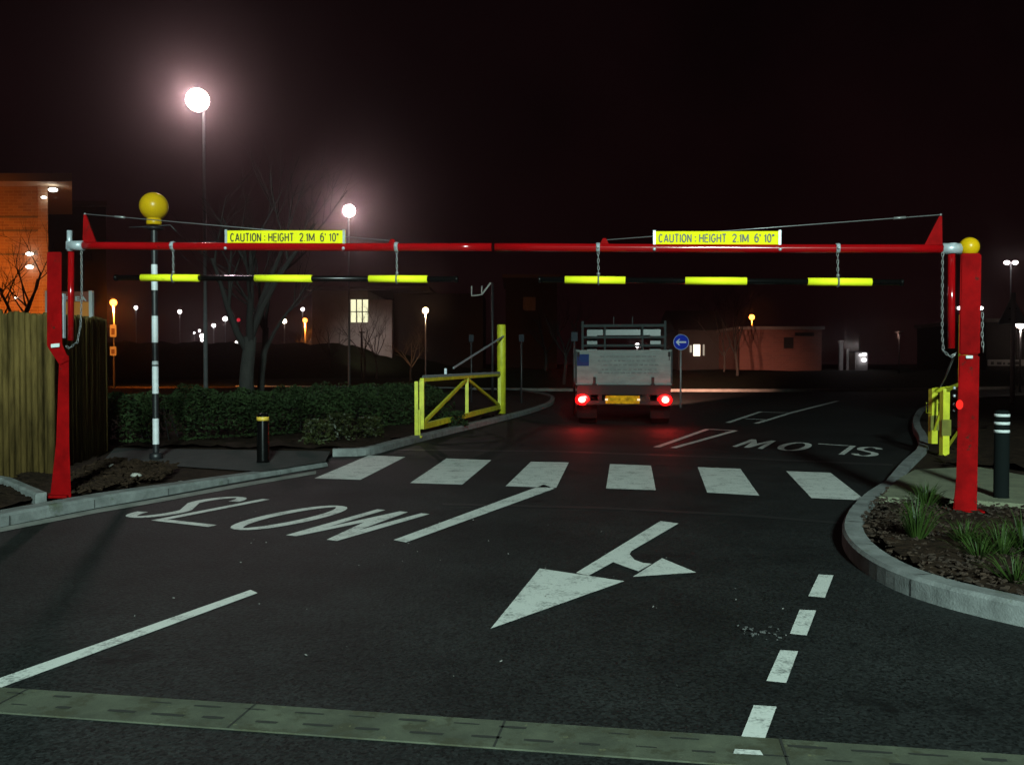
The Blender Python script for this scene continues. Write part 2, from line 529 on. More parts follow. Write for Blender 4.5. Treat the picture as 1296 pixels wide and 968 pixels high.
# lumpy soil on the left bed (raised to the kerb top)
def lumpy(name, fpoly, z, m, step, amp, seed):
    rnd = random.Random(seed)
    xs = [p.x for p in fpoly]; ys = [p.y for p in fpoly]
    def inside(x, y):
        c = False; j = len(fpoly) - 1
        for i in range(len(fpoly)):
            a, b = fpoly[i], fpoly[j]
            if (a.y > y) != (b.y > y) and x < (b.x - a.x) * (y - a.y) / (b.y - a.y) + a.x: c = not c
            j = i
        return c
    mb = MB(); grid = {}
    nx = int((max(xs) - min(xs)) / step) + 2; ny = int((max(ys) - min(ys)) / step) + 2
    def vert(i, j):
        if (i, j) not in grid:
            x, y = min(xs) + i * step, min(ys) + j * step
            grid[i, j] = mb.bm.verts.new((x + rnd.uniform(-.3, .3) * step, y + rnd.uniform(-.3, .3) * step, z + rnd.uniform(-amp, amp) + amp * 0.8 * math.sin(x * 3.1 + seed) * math.cos(y * 2.7)))
        return grid[i, j]
    for i in range(nx):
        for j in range(ny):
            cx, cy = min(xs) + (i + .5) * step, min(ys) + (j + .5) * step
            if all(inside(cx + a, cy + b) for a in (-step, step) for b in (-step, step)):
                f = mb.bm.faces.new((vert(i, j), vert(i + 1, j), vert(i + 1, j + 1), vert(i, j + 1)))
                f.smooth = True
    o = mb.build(name, m)
    if sum(p.normal.z * p.area for p in o.data.polygons) < 0: o.data.flip_normals()
    return tag(o, None, None, None, 'structure')
soilL = [p.copy() for p in inA if p.y < 9.6] + [G(215, 592, .09), G(150, 578, .09), V2(-6.6, 12.2), V2(-7, 15.5), V2(-1.2, 22.5)] 
lumpy('soil_bed', [G(-200, 690, .1), G(0, 642, .1), G(120, 617, .1), G(205, 603, .1), G(225, 590, .1), G(140, 582, .1), V2(-5.9, 12.6), V2(-5.6, 9.6), V2(-8, 9.2)], 0.10, M_soil, 0.09, 0.022, 3)
lumpy('soil_bed', [G(150, 566, .08), G(420, 567, .08), G(470, 567, .08), G(560, 545, .08), G(632, 526, .08), V2(-1.2, 27), V2(-9, 17)], 0.085, M_soil, 0.14, 0.025, 4)
# crossing footpath on the left
polysheet('footpath', [G(130, 584, .06), G(330, 597, .06), G(412, 584, .06), G(418, 571, .06), G(145, 567, .06)], 0.062, M_darkslab, 0.0)
# low path edging in the bottom left corner
kerb('path_edging', [G(-120, 590, .1), G(0, 611, .1), G(44, 631, .1)], 0.15, 1, 0.10)

# right island
right_px = [(1296 + 260, 850), (1296 + 90, 813), (1296, 794), (1240, 781), (1180, 765), (1125, 745), (1085, 720), (1066, 697), (1064, 678), (1076, 655), (1105, 629), (1135, 600), (1168, 570)]
rightA = [G(*p) for p in right_px] + [V2(8.6, 19.2), V2(12.5, 27), V2(18, 34), V2(32, 40), V2(60, 42)]
rightA = smooth_line(rightA, 2)
hR = []
for p in rightA:
    d = (p - G(1120, 615)).length
    hR.append(0.125 - 0.055 * max(0.0, 1 - d / 1.4) if p.y > 8.0 else 0.125)
kerb('kerb', rightA, hR, -1, 0.15)
inR = offset_line(rightA, -0.149)
verge('verge', inR + [V2(60, 2), V2(inR[0].x + 3, inR[0].y)], 0.06, M_soil, 0)
bedR = [p.copy() for p in inR if p.y < 8.9] + [G(1130, 632, .11), G(1210, 636, .11), G(1296, 642, .11), V2(8.5, 8.3), V2(8.5, 2.8)]
lumpy('soil_bed', bedR, 0.115, M_soil, 0.075, 0.020, 9)
padR = [G(1112, 631, .1), G(1140, 606, .1), G(1158, 596, .1), G(1235, 592, .1), G(1300, 604, .1), G(1420, 612, .1), G(1420, 645, .1), G(1296, 640, .1), G(1210, 634, .1)]
polysheet('crossing_pavement', padR, 0.118, M_slab, 0.06)
lumpy('soil_bed', [G(1172, 575, .1), G(1160, 594, .1), G(1235, 590, .1), G(1420, 607, .1), V2(26, 22), V2(12, 22)], 0.11, M_soil, 0.16, 0.03, 11)
# far verge facing the headlights
farK = [V2(-2, 44.2), V2(4, 42.8), V2(10, 42.0), V2(18, 42.6), V2(26, 46), V2(38, 56)]
farK = smooth_line(farK, 2)
kerb('kerb', farK, 0.14, 1, 0.25).data.materials[0] = mat('weathered_kerb', (.22, .20, .18), .9, var=.4, scale=3)
mb = MB()
k0 = offset_line(farK, 0.249)
prev = None
for i, p in enumerate(k0):
    cur = [mb.bm.verts.new((p.x * f + .0, p.y + dy, z + (0 if j == 0 else .05 * math.sin(i * 1.9 + j * 2.3)))) for j, (f, dy, z) in enumerate(((1, 0, .132), (1.02, 2.5, .3), (1.06, 6, .62), (1.12, 11, .85), (1.4, 40, .9)))]
    if prev:
        for j in range(4):
            f = mb.bm.faces.new((prev[j], cur[j], cur[j + 1], prev[j + 1])); f.smooth = True
    prev = cur
o = tag(mb.build('grass_verge', M_ground), None, None, None, 'structure')
if sum(q.normal.z * q.area for q in o.data.polygons) < 0: o.data.flip_normals()
# rising bank behind the left hedge
mb = MB()
rows = []
for k in range(61):
    px = 60 + k * 9
    t = k / 60
    D = 78 + 14 * t
    x = (px - CX) / FPX * D
    ztop = 3.3 - 0.9 * max(0, (px - 430) / 180) + 0.10 * math.sin(k * 1.3) + 0.06 * math.sin(k * 3.7)
    rows.append([mb.bm.verts.new((x, D - 5, -0.1)), mb.bm.verts.new((x, D - 1.5, ztop * 0.6)), mb.bm.verts.new((x, D, ztop)), mb.bm.verts.new((x * 1.1, D + 12, ztop * 0.9)), mb.bm.verts.new((x * 1.2, D + 25, -0.1))])
for a, b in zip(rows, rows[1:]):
    for k in range(4):
        f = mb.bm.faces.new((a[k], a[k + 1], b[k + 1], b[k])); f.smooth = True
tag(mb.build('embankment', M_ground), None, None, None, 'structure')

# ------------------------------------------------------------------ road markings
ZP = 0.004
def marking(name, polys, label=None, z=ZP, stag=False):
    mb = MB()
    for k, pl in enumerate(polys):
        zk = z + (.0006 * k if stag else 0)
        vs = [G(*p, zk) if not isinstance(p, Vector) else Vector((p.x, p.y, zk)) for p in pl]
        mb.face(vs)
    bmesh.ops.triangulate(mb.bm, faces=list(mb.bm.faces))
    o = mb.build(name, PAINT, normals=False)
    for p in o.data.polygons: pass
    if o.data.polygons and o.data.polygons[0].normal.z < 0:
        o.data.flip_normals()
    bm = bmesh.new(); bm.from_mesh(o.data)
    for f in bm.faces:
        f.normal_update()
        if f.normal.z < 0: f.normal_flip()
    bm.to_mesh(o.data); bm.free()
    return tag(o, label, None, None, 'structure')
stripes = [[(467, 576), (513, 578), (456, 607), (398, 605)], [(565, 580), (622, 582), (585, 613), (519, 611)], [(672, 584), (720, 585), (704, 617), (640, 615)],
           [(772, 587), (824, 589), (830, 620), (767, 618)], [(883, 591), (937, 593), (961, 627), (895, 623)], [(995, 596), (1051, 598), (1096, 633), (1027, 630)]]
for st in stripes:
    marking('zebra_stripe', [st])
marking('lane_line', [[(-30, 868), (-30, 881), (326, 750), (317, 746)]])
marking('lane_line', [[(498, 683), (514, 686), (702, 618), (688, 613)]])
marking('edge_line', [[(-300, 734), (-300, 743), (-100, 694), (0, 673), (130, 647.5), (200, 635.5), (300, 617), (400, 599.5), (400, 595.5), (300, 612.5), (200, 630.5), (130, 642.5), (0, 667.5), (-100, 688)]], z=0.005).data.materials[0] = mat('dull_edge_paint', (.26, .265, .24), .8, var=.5, scale=5)
for d in ([(1036, 726.6), (1055, 727.6), (1044, 756), (1023, 754)], [(1012, 771), (1033, 772), (1021, 803.7), (999.7, 801.5)],
          [(987.5, 822), (1010, 823.6), (995, 863.7), (970, 861)], [(954, 891.7), (983, 893.6), (966, 940), (936, 937)]):
    marking('give_way_dash', [d])
marking('give_way_dash', [[(930, 947), (962, 949), (966, 955), (928, 953)]], z=0.010)
marking('road_arrow', [[(621, 795), (683, 719), (790, 735)],
                       [(729, 724.5), (836, 659), (859, 662), (799, 697), (776, 711), (745, 728)],
                       [(799, 697), (797, 701), (803, 708), (814, 712), (825, 713), (808, 722.5), (792, 717), (776, 711)],
                       [(838, 706), (881, 724), (801, 729.5)]])
# hatched island beyond the crossing
def pxline(a, b, w):
    A, B = G(*a), G(*b)
    d = (B - A).normalized(); n = Vector((-d.y, d.x, 0)) * w / 2
    return [A + n, B + n, B - n, A - n]
marking('hatched_island', [pxline((831, 566), (896, 543), .11), pxline((852, 567), (931, 545), .11), pxline((896, 543.2), (930, 545), .13)])
marking('hatched_island', [pxline((921, 535), (963, 521), .12), pxline((957, 536), (1003, 522), .12), pxline((1003, 522), (1060, 507.5), .14), pxline((963, 521.5), (1003, 522.5), .16), pxline((943, 530), (972, 531.4), .14)])

def strokes_poly(path, w, closed=False):
    """thick polyline in 2D local coordinates -> list of quads"""
    q = []
    n = len(path)
    offs = []
    for i in range(n):
        if closed:
            a, b = path[i - 1], path[(i + 1) % n]
        else:
            a, b = path[max(i - 1, 0)], path[min(i + 1, n - 1)]
        t = Vector((b[0] - a[0], b[1] - a[1], 0)).normalized()
        nx, ny = -t.y, t.x
        ww = w if not callable(w) else w(t)
        offs.append(((path[i][0] + nx * ww, path[i][1] + ny * ww), (path[i][0] - nx * ww, path[i][1] - ny * ww)))
    rng = range(n if closed else n - 1)
    for i in rng:
        j = (i + 1) % n
        q.append([offs[i][0], offs[j][0], offs[j][1], offs[i][1]])
    return q
def slow_text(name, origin, X, Y, k=1.0, H=1.34):
    """SLOW in tall road lettering; X = reading direction, Y = up the letter"""
    sw = lambda t: 0.033 + 0.026 * abs(t.y)
    qs = []
    def arc(x, y, rx, ry, a0, a1, n=12):
        return [(x + rx * math.cos(R(a0 + (a1 - a0) * i / n)), y + ry * math.sin(R(a0 + (a1 - a0) * i / n))) for i in range(n + 1)]
    # S
    top = arc(.20, H * .75, .155, H * .25 - .04, 15, 215, 14)
    bot = arc(.20, H * .25, .155, H * .25 - .04, 35, -165, 14)
    qs += strokes_poly(top + bot, sw)
    # L as one outline
    qs.append([(.48, -.02), (1.15, -.02), (1.15, .075), (.575, .075), (.575, H), (.48, H)])
    # O
    qs += strokes_poly(arc(1.445, H / 2, .21, H / 2 - .035, 0, 360 - 12, 29), sw, closed=True)
    # W as one outline
    qs.append([(1.87, H), (1.96, H), (2.03, .42), (2.12, H), (2.21, H), (2.34, .42), (2.35, H), (2.44, H), (2.46, 0), (2.36, 0), (2.165, .74), (2.06, 0), (1.96, 0)])
    polys = [[origin + X * (x * k) + Y * y for x, y in q] for q in qs]
    return marking(name, polys)
_a = R(-27)
slow_text('slow_lettering', G(160, 654.5) - V2(math.cos(_a), math.sin(_a)) * .15, V2(math.cos(_a), math.sin(_a)), V2(-math.sin(_a), math.cos(_a)))
slow_text('slow_lettering', G(1119, 567), V2(-.72, .694), V2(-.456, -.89), .95, 1.55)
# tarmac seams either side of the crossing, and the tar-band joint along the drain
for pl in ([(560, 636.5), (760, 641), (940, 650), (1062, 660), (1062, 663), (940, 653), (760, 643.8), (560, 639)],
           [(470, 568), (700, 570), (900, 577), (1130, 587), (1130, 589.5), (900, 579), (700, 571.8), (470, 569.4)]):
    o = marking('tarmac_seam', [pl], z=0.002); o.data.materials[0] = M_seam
# drainage channel with two rows of slots
a0, a1 = G(-60, 867), G(1400, 964)
b0 = G(-60, 893)
d = (a1 - a0).normalized(); n = Vector((d.y, -d.x, 0))
wch = 0.235
L = (a1 - a0).length
a0 = a0 - d * 2.0; L += 4.0
mb = MB()
mb.prism([a0 + Vector((0, 0, -.02)), a0 + d * L + Vector((0, 0, -.02)), a0 + d * L + n * wch + Vector((0, 0, -.02)), a0 + n * wch + Vector((0, 0, -.02))], (0, 0, 0.026))
mb.mi = 1
rnd = random.Random(5)
s = 0.05
while s < L:
    for rr, sh in ((0.050, 0.0), (0.150, 0.09)):
        if rnd.random() < .12: continue
        p = a0 + d * (s + sh + rnd.uniform(-.02, .02)) + n * (rr + rnd.uniform(-.006, .006)) + Vector((0, 0, 0.0085))
        ln, wd = 0.115 * rnd.uniform(.5, 1.2), 0.014 * rnd.uniform(.5, 1.35)
        pts = [p, p + d * ln * .5 + n * wd * -.2, p + d * ln, p + d * ln * .97 + n * wd, p + d * ln * .4 + n * wd * 1.25, p + n * wd]
        mb.face(pts)
    s += 0.205
s = 0.35
while s < L:
    p = a0 + d * s + Vector((0, 0, 0.0085))
    mb.face([p, p + d * .009, p + d * .009 + n * wch, p + n * wch]); s += 1.0
tag(mb.build('drain_channel', [M_drain, M_slot]), None, None, None, 'structure')

# ------------------------------------------------------------------ height barrier
P0 = V2((75 - CX) / FPX * 8.4, 8.4); P1 = V2((1222 - CX) / FPX * 7.4, 7.4)
BX = (P1 - P0).normalized()             # along the barrier
BN = Vector((BX.y, -BX.x, 0))           # towards the camera
def B(px, py, off=0.0):
    dr = ray(px, py)
    # intersect with vertical plane through P0 with normal BN, moved by off towards camera
    q = P0 + BN * off
    t = (q - Vector((0, 0, 0))).dot(BN) / dr.dot(BN)
    return Vector((dr.x * t, dr.y * t, CAMH + dr.z * t))

def link_chain(mb, pts, pitch=0.034, r=0.0034, lw=0.0095):
    dist = 0; i = 0; k = 0
    total = sum((b - a).length for a, b in zip(pts, pts[1:]))
    s = 0.0
    def at(s):
        for a, b in zip(pts, pts[1:]):
            l = (b - a).length
            if s <= l: return a + (b - a) * (s / l), (b - a).normalized()
            s -= l
        return pts[-1], (pts[-1] - pts[-2]).normalized()
    while s < total:
        c, dd = at(min(s + pitch / 2, total))
        side = BX if k % 2 == 0 else BN
        side = (side - dd * side.dot(dd))
        side = side.normalized() if side.length > .1 else dd.orthogonal().normalized()
        loop = []
        for j in range(10):
            a = 2 * math.pi * j / 10
            loop.append(c + dd * math.cos(a) * pitch * 0.68 + side * math.sin(a) * lw)
        loop.append(loop[0])
        mb.tube(loop, r, n=5, caps=False)
        s += pitch; k += 1

LP = 'height barrier posts'
# left post
pl = empty('barrier_post', B(75, 627), 'red steel barrier post by the wooden palisade fence, with a narrow lower leg', 'barrier post', LP)
def facing_prism(mb, pts, t, dz=0.0):
    """square section column whose front face looks at the road mouth"""
    q = [B(*p) for p in pts]
    c = sum(q, Vector()) / len(q)
    v = Vector((c.x, c.y, 0)).normalized()
    mb.prism([p + v * (t / 2) for p in q], -v * t)
mb = MB(); th = .15
facing_prism(mb, [(59.5, 320), (78, 320), (78, 436), (88, 456), (75.5, 462), (59.5, 438)], .15)
bmesh.ops.bevel(mb.bm, geom=[e for e in mb.bm.edges], offset=.006, segments=2, affect='EDGES')
mb.build('upper_column', M_red, pl)
mb = MB()
facing_prism(mb, [(75, 450), (87, 450), (87.5, 560), (90, 629), (63.5, 629), (71, 560)], .11)
mb.build('lower_leg', M_red, pl)
mb = MB()
bp = B(75, 628)
mb.box((bp.x - .12, bp.y - .10, .085), (bp.x + .12, bp.y + .10, .112), bev=.004)
mb.build('base_plate', M_red, pl)
mb = MB()
q = [B(65, 435.5, th / 2 + .004), B(75.5, 434.5, th / 2 + .004), B(75.5, 439, th / 2 + .004), B(65, 440, th / 2 + .004)]
mb.prism(q, BN * .006)
mb.build('reflective_label', M_white, pl)
mb = MB()
mb.prism([B(81, 372, .01), B(83.2, 372, .01), B(83.2, 428, .01), B(81, 428, .01)], BN * .03)
mb.prism([B(78.2, 376, .01), B(82, 376, .01), B(82, 380, .01), B(78.2, 380, .01)], BN * .03)
mb.prism([B(78.2, 420, .01), B(82, 420, .01), B(82, 424, .01), B(78.2, 424, .01)], BN * .03)
mb.build('locking_rod', M_galv, pl)
# right post
pr = empty('barrier_post', B(1222, 647), 'thick red steel barrier post with a yellow ball cap in the planted bed', 'barrier post', LP)
mb = MB()
facing_prism(mb, [(1216, 322), (1242, 322), (1240, 449), (1213.5, 449)], .2)
bmesh.ops.bevel(mb.bm, geom=[e for e in mb.bm.edges], offset=.012, segments=2, affect='EDGES')
mb.build('upper_column', M_red, pr)
mb = MB()
facing_prism(mb, [(1213.5, 449.6), (1239.5, 449.6), (1237, 600), (1236, 646), (1206, 647), (1210.5, 600)], .185)
bmesh.ops.bevel(mb.bm, geom=[e for e in mb.bm.edges], offset=.010, segments=2, affect='EDGES')
mb.build('lower_column', M_red, pr)
mb = MB()
bp = B(1221, 648)
mb.box((bp.x - .13, bp.y - .12, .10), (bp.x + .13, bp.y + .12, .132), bev=.004)
mb.build('base_plate', M_red, pr)
mb = MB()
c = B(1226.5, 313)
mb.sphere(c, .082, 20)
mb.lathe([(.055, 0), (.06, .02), (.05, .05)], B(1226.5, 322), 16)
mb.build('ball_cap', M_amber, pr)
mb = MB()
mb.prism([B(1222.5, 450, .101), B(1231, 450, .101), B(1231, 453.5, .101), B(1222.5, 453.5, .101)], BN * .005)
mb.build('reflective_label', M_white, pr)
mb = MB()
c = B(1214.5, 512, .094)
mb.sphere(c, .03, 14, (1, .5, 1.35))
mb.build('glowing_reflector', glow('reflector_glow', (1.0, 0.03, 0.02), 1.2), pr)  # red reflector, no lamp: its bright return of light is added as emission
for y in (491, 501, 512, 519):
    mb = MB(); mb.sphere(B(1208, y, .02), .014, 10); mb.build('hinge_bolt', M_galv, pr)
mb = MB()
link_chain(mb, [B(1243.5, 396, .0), B(1243, 425, .0), B(1244, 442, .0)], .04, .0034, .009)
mb.build('side_chain', M_chain, pr)

def swing_arm(x_out, x_in, yo, yi, fin, cable, pivot, label, brackets, sgn):
    root = empty('barrier_boom', B(x_out, yo), label, 'barrier boom', 'red booms of the height barrier')
    mb = MB()
    rr = .037
    n = 12
    mb.tube([B(x_out + (x_in - x_out) * i / n, yo + (yi - yo) * i / n) - Vector((0, 0, .004 * math.sin(math.pi * i / n))) for i in range(n + 1)], rr, 16)
    mb.build('tube', M_redtube, root)
    mb = MB()
    mb.prism([B(x, y, -.008) for x, y in fin], BN * .016)
    mb.build('fin', M_red, root)
    mb = MB()
    mb.tube([B(*cable[0]), B(*cable[1])], .0045, 6)
    mb.sphere(B(*cable[0]), .012, 8)
    tt = .93 if sgn > 0 else .10
    a, b = B(*cable[0]), B(*cable[1])
    f = 0.10
    mb.tube([a.lerp(b, f), a.lerp(b, f + .035)], .011, 8)
    mb.build('stay_cable', M_chain, root)
    mb = MB()
    x, y = cable[1]
    mb.prism([B(x - 6, yi - 3, -.01), B(x + 6, yi - 3, -.01), B(x + 2, y - 2, -.01), B(x - 2, y - 2, -.01)], BN * .02)
    mb.build('cable_lug', M_red, root)
    # pivot: galvanised bracket and hanging red hinge tube
    mb = MB()
    for x0, x1, y0, y1, t in pivot['steel']:
        c0, c1 = B((x0 + x1) / 2, y0), B((x0 + x1) / 2, y1)
        rad = (B(x1, y0) - B(x0, y0)).length / 2
        mb.tube([c0, c1], rad, 14)
    mb.tube([B(pivot['sock'][0], yo), B(pivot['sock'][1], yo)], .046, 14)
    mb.build('pivot_bracket', M_galv, root)
    mb = MB()
    x0, x1, y0, y1 = pivot['tube']
    mb.tube([B((x0 + x1) / 2, y0, .0), B((x0 + x1) / 2 + pivot['lean'], y1, .0)], (B(x1, y0) - B(x0, y0)).length / 2, 14)
    mb.build('hinge_tube', M_redtube, root)
    mb = MB()
    link_chain(mb, [B(*p, .03) for p in pivot['chain']], .032, .0029, .0085)
    mb.build('locking_chain', M_chain, root)
    for bx in brackets:
        mb = MB()
        f = (bx - x_out) / (x_in - x_out)
        c = B(bx, yo + (yi - yo) * f)
        mb.tube([c - BX * .016, c + BX * .016], rr + .006, 14)
        mb.sphere(c + BN * .05 , .014, 8)
        mb.build('clamp', M_galv, root)
    return root
swing_arm(97, 622.5, 311, 313, [(105.5, 308), (123, 308), (109.5, 272), (107, 272)], ((107.5, 271), (497, 305)),
          dict(steel=[(85, 91, 292, 318, 0), (84, 93, 306, 316, 0)], sock=(88, 106), tube=(86.5, 93.5, 319, 431), lean=-.5, chain=[(103, 318), (103.5, 370), (102, 412), (98, 432), (88, 441), (84, 438)]),
          'long red barrier boom above the zebra pole side, with triangular end fin and glinting top', (219, 502), 1)
swing_arm(1199, 626.5, 315, 313, [(1192, 311), (1169, 311), (1188, 274), (1191.5, 274)], ((1190.5, 272), (765, 304)),
          dict(steel=[(1199, 1211, 308, 321, 0)], sock=(1192, 1216), tube=(1199.5, 1209, 322, 441), lean=-.3, chain=[(1193, 320), (1192.5, 380), (1192.5, 425), (1194, 444), (1203, 452), (1208, 448)]),
          'long red barrier boom over the truck, reaching the post with the yellow ball', (757, 1060), -1)

def hanging_bar(x0, x1, y0, y1, sleeves, chains, label):
    root = empty('hanging_bar', B(x0, y0), label, 'hanging bar', 'black and yellow bars hung below the height barrier')
    yy = lambda x: y0 + (y1 - y0) * (x - x0) / (x1 - x0)
    mb = MB(); mb.tube([B(x0, y0), B(x1, y1)], .025, 14); mb.build('bar', M_black, root)
    for e in (x0, x1):
        mb = MB(); c = B(e, yy(e)); mb.tube([c - BX * .012, c + BX * .012], .030, 14); mb.build('end_cap', M_black, root)
    for a, b in sleeves:
        mb = MB(); mb.tube([B(a, yy(a)), B(b, yy(b))], .034, 18); mb.build('yellow_sleeve', M_fluo, root)
    for cxp, ytop in chains:
        mb = MB()
        link_chain(mb, [B(cxp, ytop + 5), B(cxp + .5, yy(cxp) - 4)], .032, .0029, .0085)
        c = B(cxp + .5, yy(cxp))
        ring = [c + (BN * math.cos(2 * math.pi * i / 16) + Vector((0, 0, 1)) * math.sin(2 * math.pi * i / 16)) * .041 for i in range(17)]
        mb.tube(ring, .008, 6, caps=False)
        mb.sphere(c + Vector((0, 0, .055)), .016, 10)
        mb.build('chain', M_chain, root)
hanging_bar(147, 578, 351.5, 353.5, ((179, 252), (323, 395), (467, 541)), ((219, 311), (502, 312.5)), 'black bar with three yellow sleeves crossing in front of the striped beacon pole')
hanging_bar(683, 1141, 354, 357.5, ((715, 791.5), (867, 945), (1022, 1103)), ((757, 313.5), (1060, 314.5)), 'black bar with three yellow sleeves hung above the truck')

def text_mesh(body, width, height, origin, xdir, ydir, name, m, parent, bold=0.0):
    cu = bpy.data.curves.new('tmp', 'FONT'); cu.body = body; cu.size = 1; cu.offset = bold; cu.space_word = 1.15
    ob = bpy.data.objects.new('tmp', cu); col.objects.link(ob)
    dg = bpy.context.evaluated_depsgraph_get(); dg.update()
    me = bpy.data.meshes.new_from_object(ob.evaluated_get(dg))
    bpy.data.objects.remove(ob); bpy.data.curves.remove(cu)
    xs = [v.co.x for v in me.vertices]; ys = [v.co.y for v in me.vertices]
    w, h = max(xs) - min(xs), max(ys) - min(ys)
    for v in me.vertices:
        u, t = (v.co.x - min(xs)) / w, (v.co.y - min(ys)) / h
        v.co = origin + xdir * (u * width) + ydir * (t * height)
    me.materials.append(m)
    me.name = name
    o = bpy.data.objects.new(name, me); col.objects.link(o)
    if parent:
        o.parent = parent; o.matrix_basis = chain_matrix(parent).inverted()
    return o
def block_lettering(body, width, height, origin, X, Z, m, parent):
    """bold condensed sans capitals drawn from strokes"""
    def arc(cx, cy, rx, ry, a0, a1, n=8):
        return [(cx + rx * math.cos(R(a0 + (a1 - a0) * i / n)), cy + ry * math.sin(R(a0 + (a1 - a0) * i / n))) for i in range(n + 1)]
    w = .5
    gl = {'C': (w, [arc(.25, .5, .25, .5, 45, 315, 14)]), 'A': (.56, [[(0, 0), (.28, 1)], [(.28, 1), (.56, 0)], [(.09, .30), (.47, .30)]]),
          'U': (w, [[(0, 1), (0, .25)] + arc(.25, .25, .25, .25, 180, 360) + [(.5, .25), (.5, 1)]]), 'T': (w, [[(0, 1), (.5, 1)], [(.25, 1), (.25, 0)]]),
          'I': (.02, [[(.01, 0), (.01, 1)]]), 'O': (.54, [arc(.27, .5, .27, .5, 0, 360, 20)]), 'N': (w, [[(0, 0), (0, 1)], [(.0, 1), (.5, 0)], [(.5, 0), (.5, 1)]]),
          ':': (.02, [[(.01, .08), (.01, .2)], [(.01, .6), (.01, .72)]]), 'H': (w, [[(0, 0), (0, 1)], [(.5, 0), (.5, 1)], [(0, .52), (.5, .52)]]),
          'E': (.44, [[(.44, 1), (0, 1), (0, 0), (.44, 0)], [(0, .52), (.40, .52)]]), 'G': (.54, [arc(.27, .5, .27, .5, 45, 345, 16) + [(.54, .46), (.3, .46)]]),
          '2': (.46, [arc(.23, .74, .23, .26, 170, -35, 10) + [(.02, .05)], [(.0, .04), (.46, .04)]]), '.': (.02, [[(.01, 0), (.01, .07)]]), '1': (.2, [[(0, .76), (.17, 1), (.17, 0)]]),
          'M': (.74, [[(0, 0), (0, 1)], [(.0, 1), (.37, .12)], [(.37, .12), (.74, 1)], [(.74, 1), (.74, 0)]]), '6': (.46, [arc(.23, .32, .23, .32, 0, 360, 16), arc(.30, .5, .30, .5, 180, 75, 8)]),
          '0': (.46, [arc(.23, .5, .23, .5, 0, 360, 18)]), "'": (.02, [[(.01, .75), (.01, 1)]]), '"': (.14, [[(.01, .75), (.01, 1)], [(.13, .75), (.13, 1)]])}
    x = 0; items = []
    for ch in body:
        if ch == ' ': x += .36; continue
        ww, st = gl[ch]
        items.append((x, st)); x += ww + .24
    tot = x - .24
    sx = width / tot
    hw = .082
    mb = MB(); k = 0
    for x0, st in items:
        for path in st:
            for q in strokes_poly(path, hw):
                k += 1
                mb.face([origin + X * ((x0 + u) * sx) + Z * (v * height) + BN * (.00002 * k) for u, v in q])
    return mb.build('lettering', m, parent, normals=False)
def caution(x0, x1, y0, y1, yb, label):
    a, b = B(x0, y1, .012), B(x1, y1, .012)
    t = B(x0, y0, .012)
    root = empty('height_sign', a, label, 'sign', 'yellow height warning signs')
    X = (b - a); W = X.length; X.normalize(); Z = Vector((0, 0, 1)); H = (t - a).length
    mb = MB(); mb.prism([a, b, b + Z * H, a + Z * H], -BN * .006); mb.build('panel', M_signy, root)
    block_lettering('CAUTION : HEIGHT  2.1M  6\' 10"', W * .895, H * .56, a + X * (W * .048) + Z * (H * .21) + BN * .003, X, Z, M_letter, root)
    for q in (a, b - X * .022):
        mb = MB(); mb.prism([q + BN * .004 - Z * .03, q + X * .022 + BN * .004 - Z * .03, q + X * .022 + BN * .004 + Z * (H + .008), q + BN * .004 + Z * (H + .008)], BN * .005)
        mb.sphere(q + X * .011 - Z * .04 + BN * .02, .016, 8)
        mb.build('bracket', M_galv, root)
caution(285, 437, 292, 309, 311, 'yellow CAUTION HEIGHT sign on the red boom near the striped pole with the globe')
caution(826.5, 988.5, 293, 310, 313, 'yellow CAUTION HEIGHT sign on the red boom above the truck')

# ------------------------------------------------------------------ timber palisade
def palisade():
    z0 = .06
    root = empty('palisade_fence', (-5.5, 10.4, .1), 'tall fence of upright half-round timber palings behind the red post', 'fence')
    mb = MB()
    rnd = random.Random(2)
    ptsA = [V2(-9.0, 9.5), V2(-5.20, 10.11)]
    ptsB = [V2(-5.26, 10.14), V2(-5.95, 12.9)]
    for (a, b), w in ((ptsA, .062), (ptsB, .066)):
        d = (b - a); Ln = d.length; d.normalize()
        n = int(Ln / w)
        for i in range(n):
            p = a + d * (i + .5) * w
            r = w * .57 * rnd.uniform(.92, 1.08)
            zt = 1.93 + rnd.uniform(-.03, .03)
            if p.y > 10.2: zt = 1.91 + (p.y - 10.2) * .03 + rnd.uniform(-.03, .03)
            lean = rnd.uniform(-.008, .008)
            mb.tube([p + Vector((0, 0, z0)), p + Vector((lean, 0, zt - .03)), p + Vector((lean, 0, zt))], [r, r * .97, r * .8], 8, smooth=True)
    mb.build('palings', M_wood, root)
    mb = MB()
    for p in (V2(-5.22, 10.03), V2(-5.97, 12.97)):
        mb.tube([p + Vector((0, 0, z0)), p + Vector((0, 0, 1.88 + (p.y - 10) * .03)), p + Vector((0, 0, 1.91 + (p.y - 10) * .03))], [.05, .048, .035], 10)
        mb.build('post', M_wood, root); mb = MB()
    mb.bm.free()
    mb = MB()
    for z in (.5, 1.6):
        mb.bar((-9.0, 9.60, z), (-5.34, 10.20, z), .05, .09)
        mb.bar((-5.39, 10.2, z), (-6.05, 12.9, z), .05, .09)
    mb.build('rail', M_wood, root)
palisade()

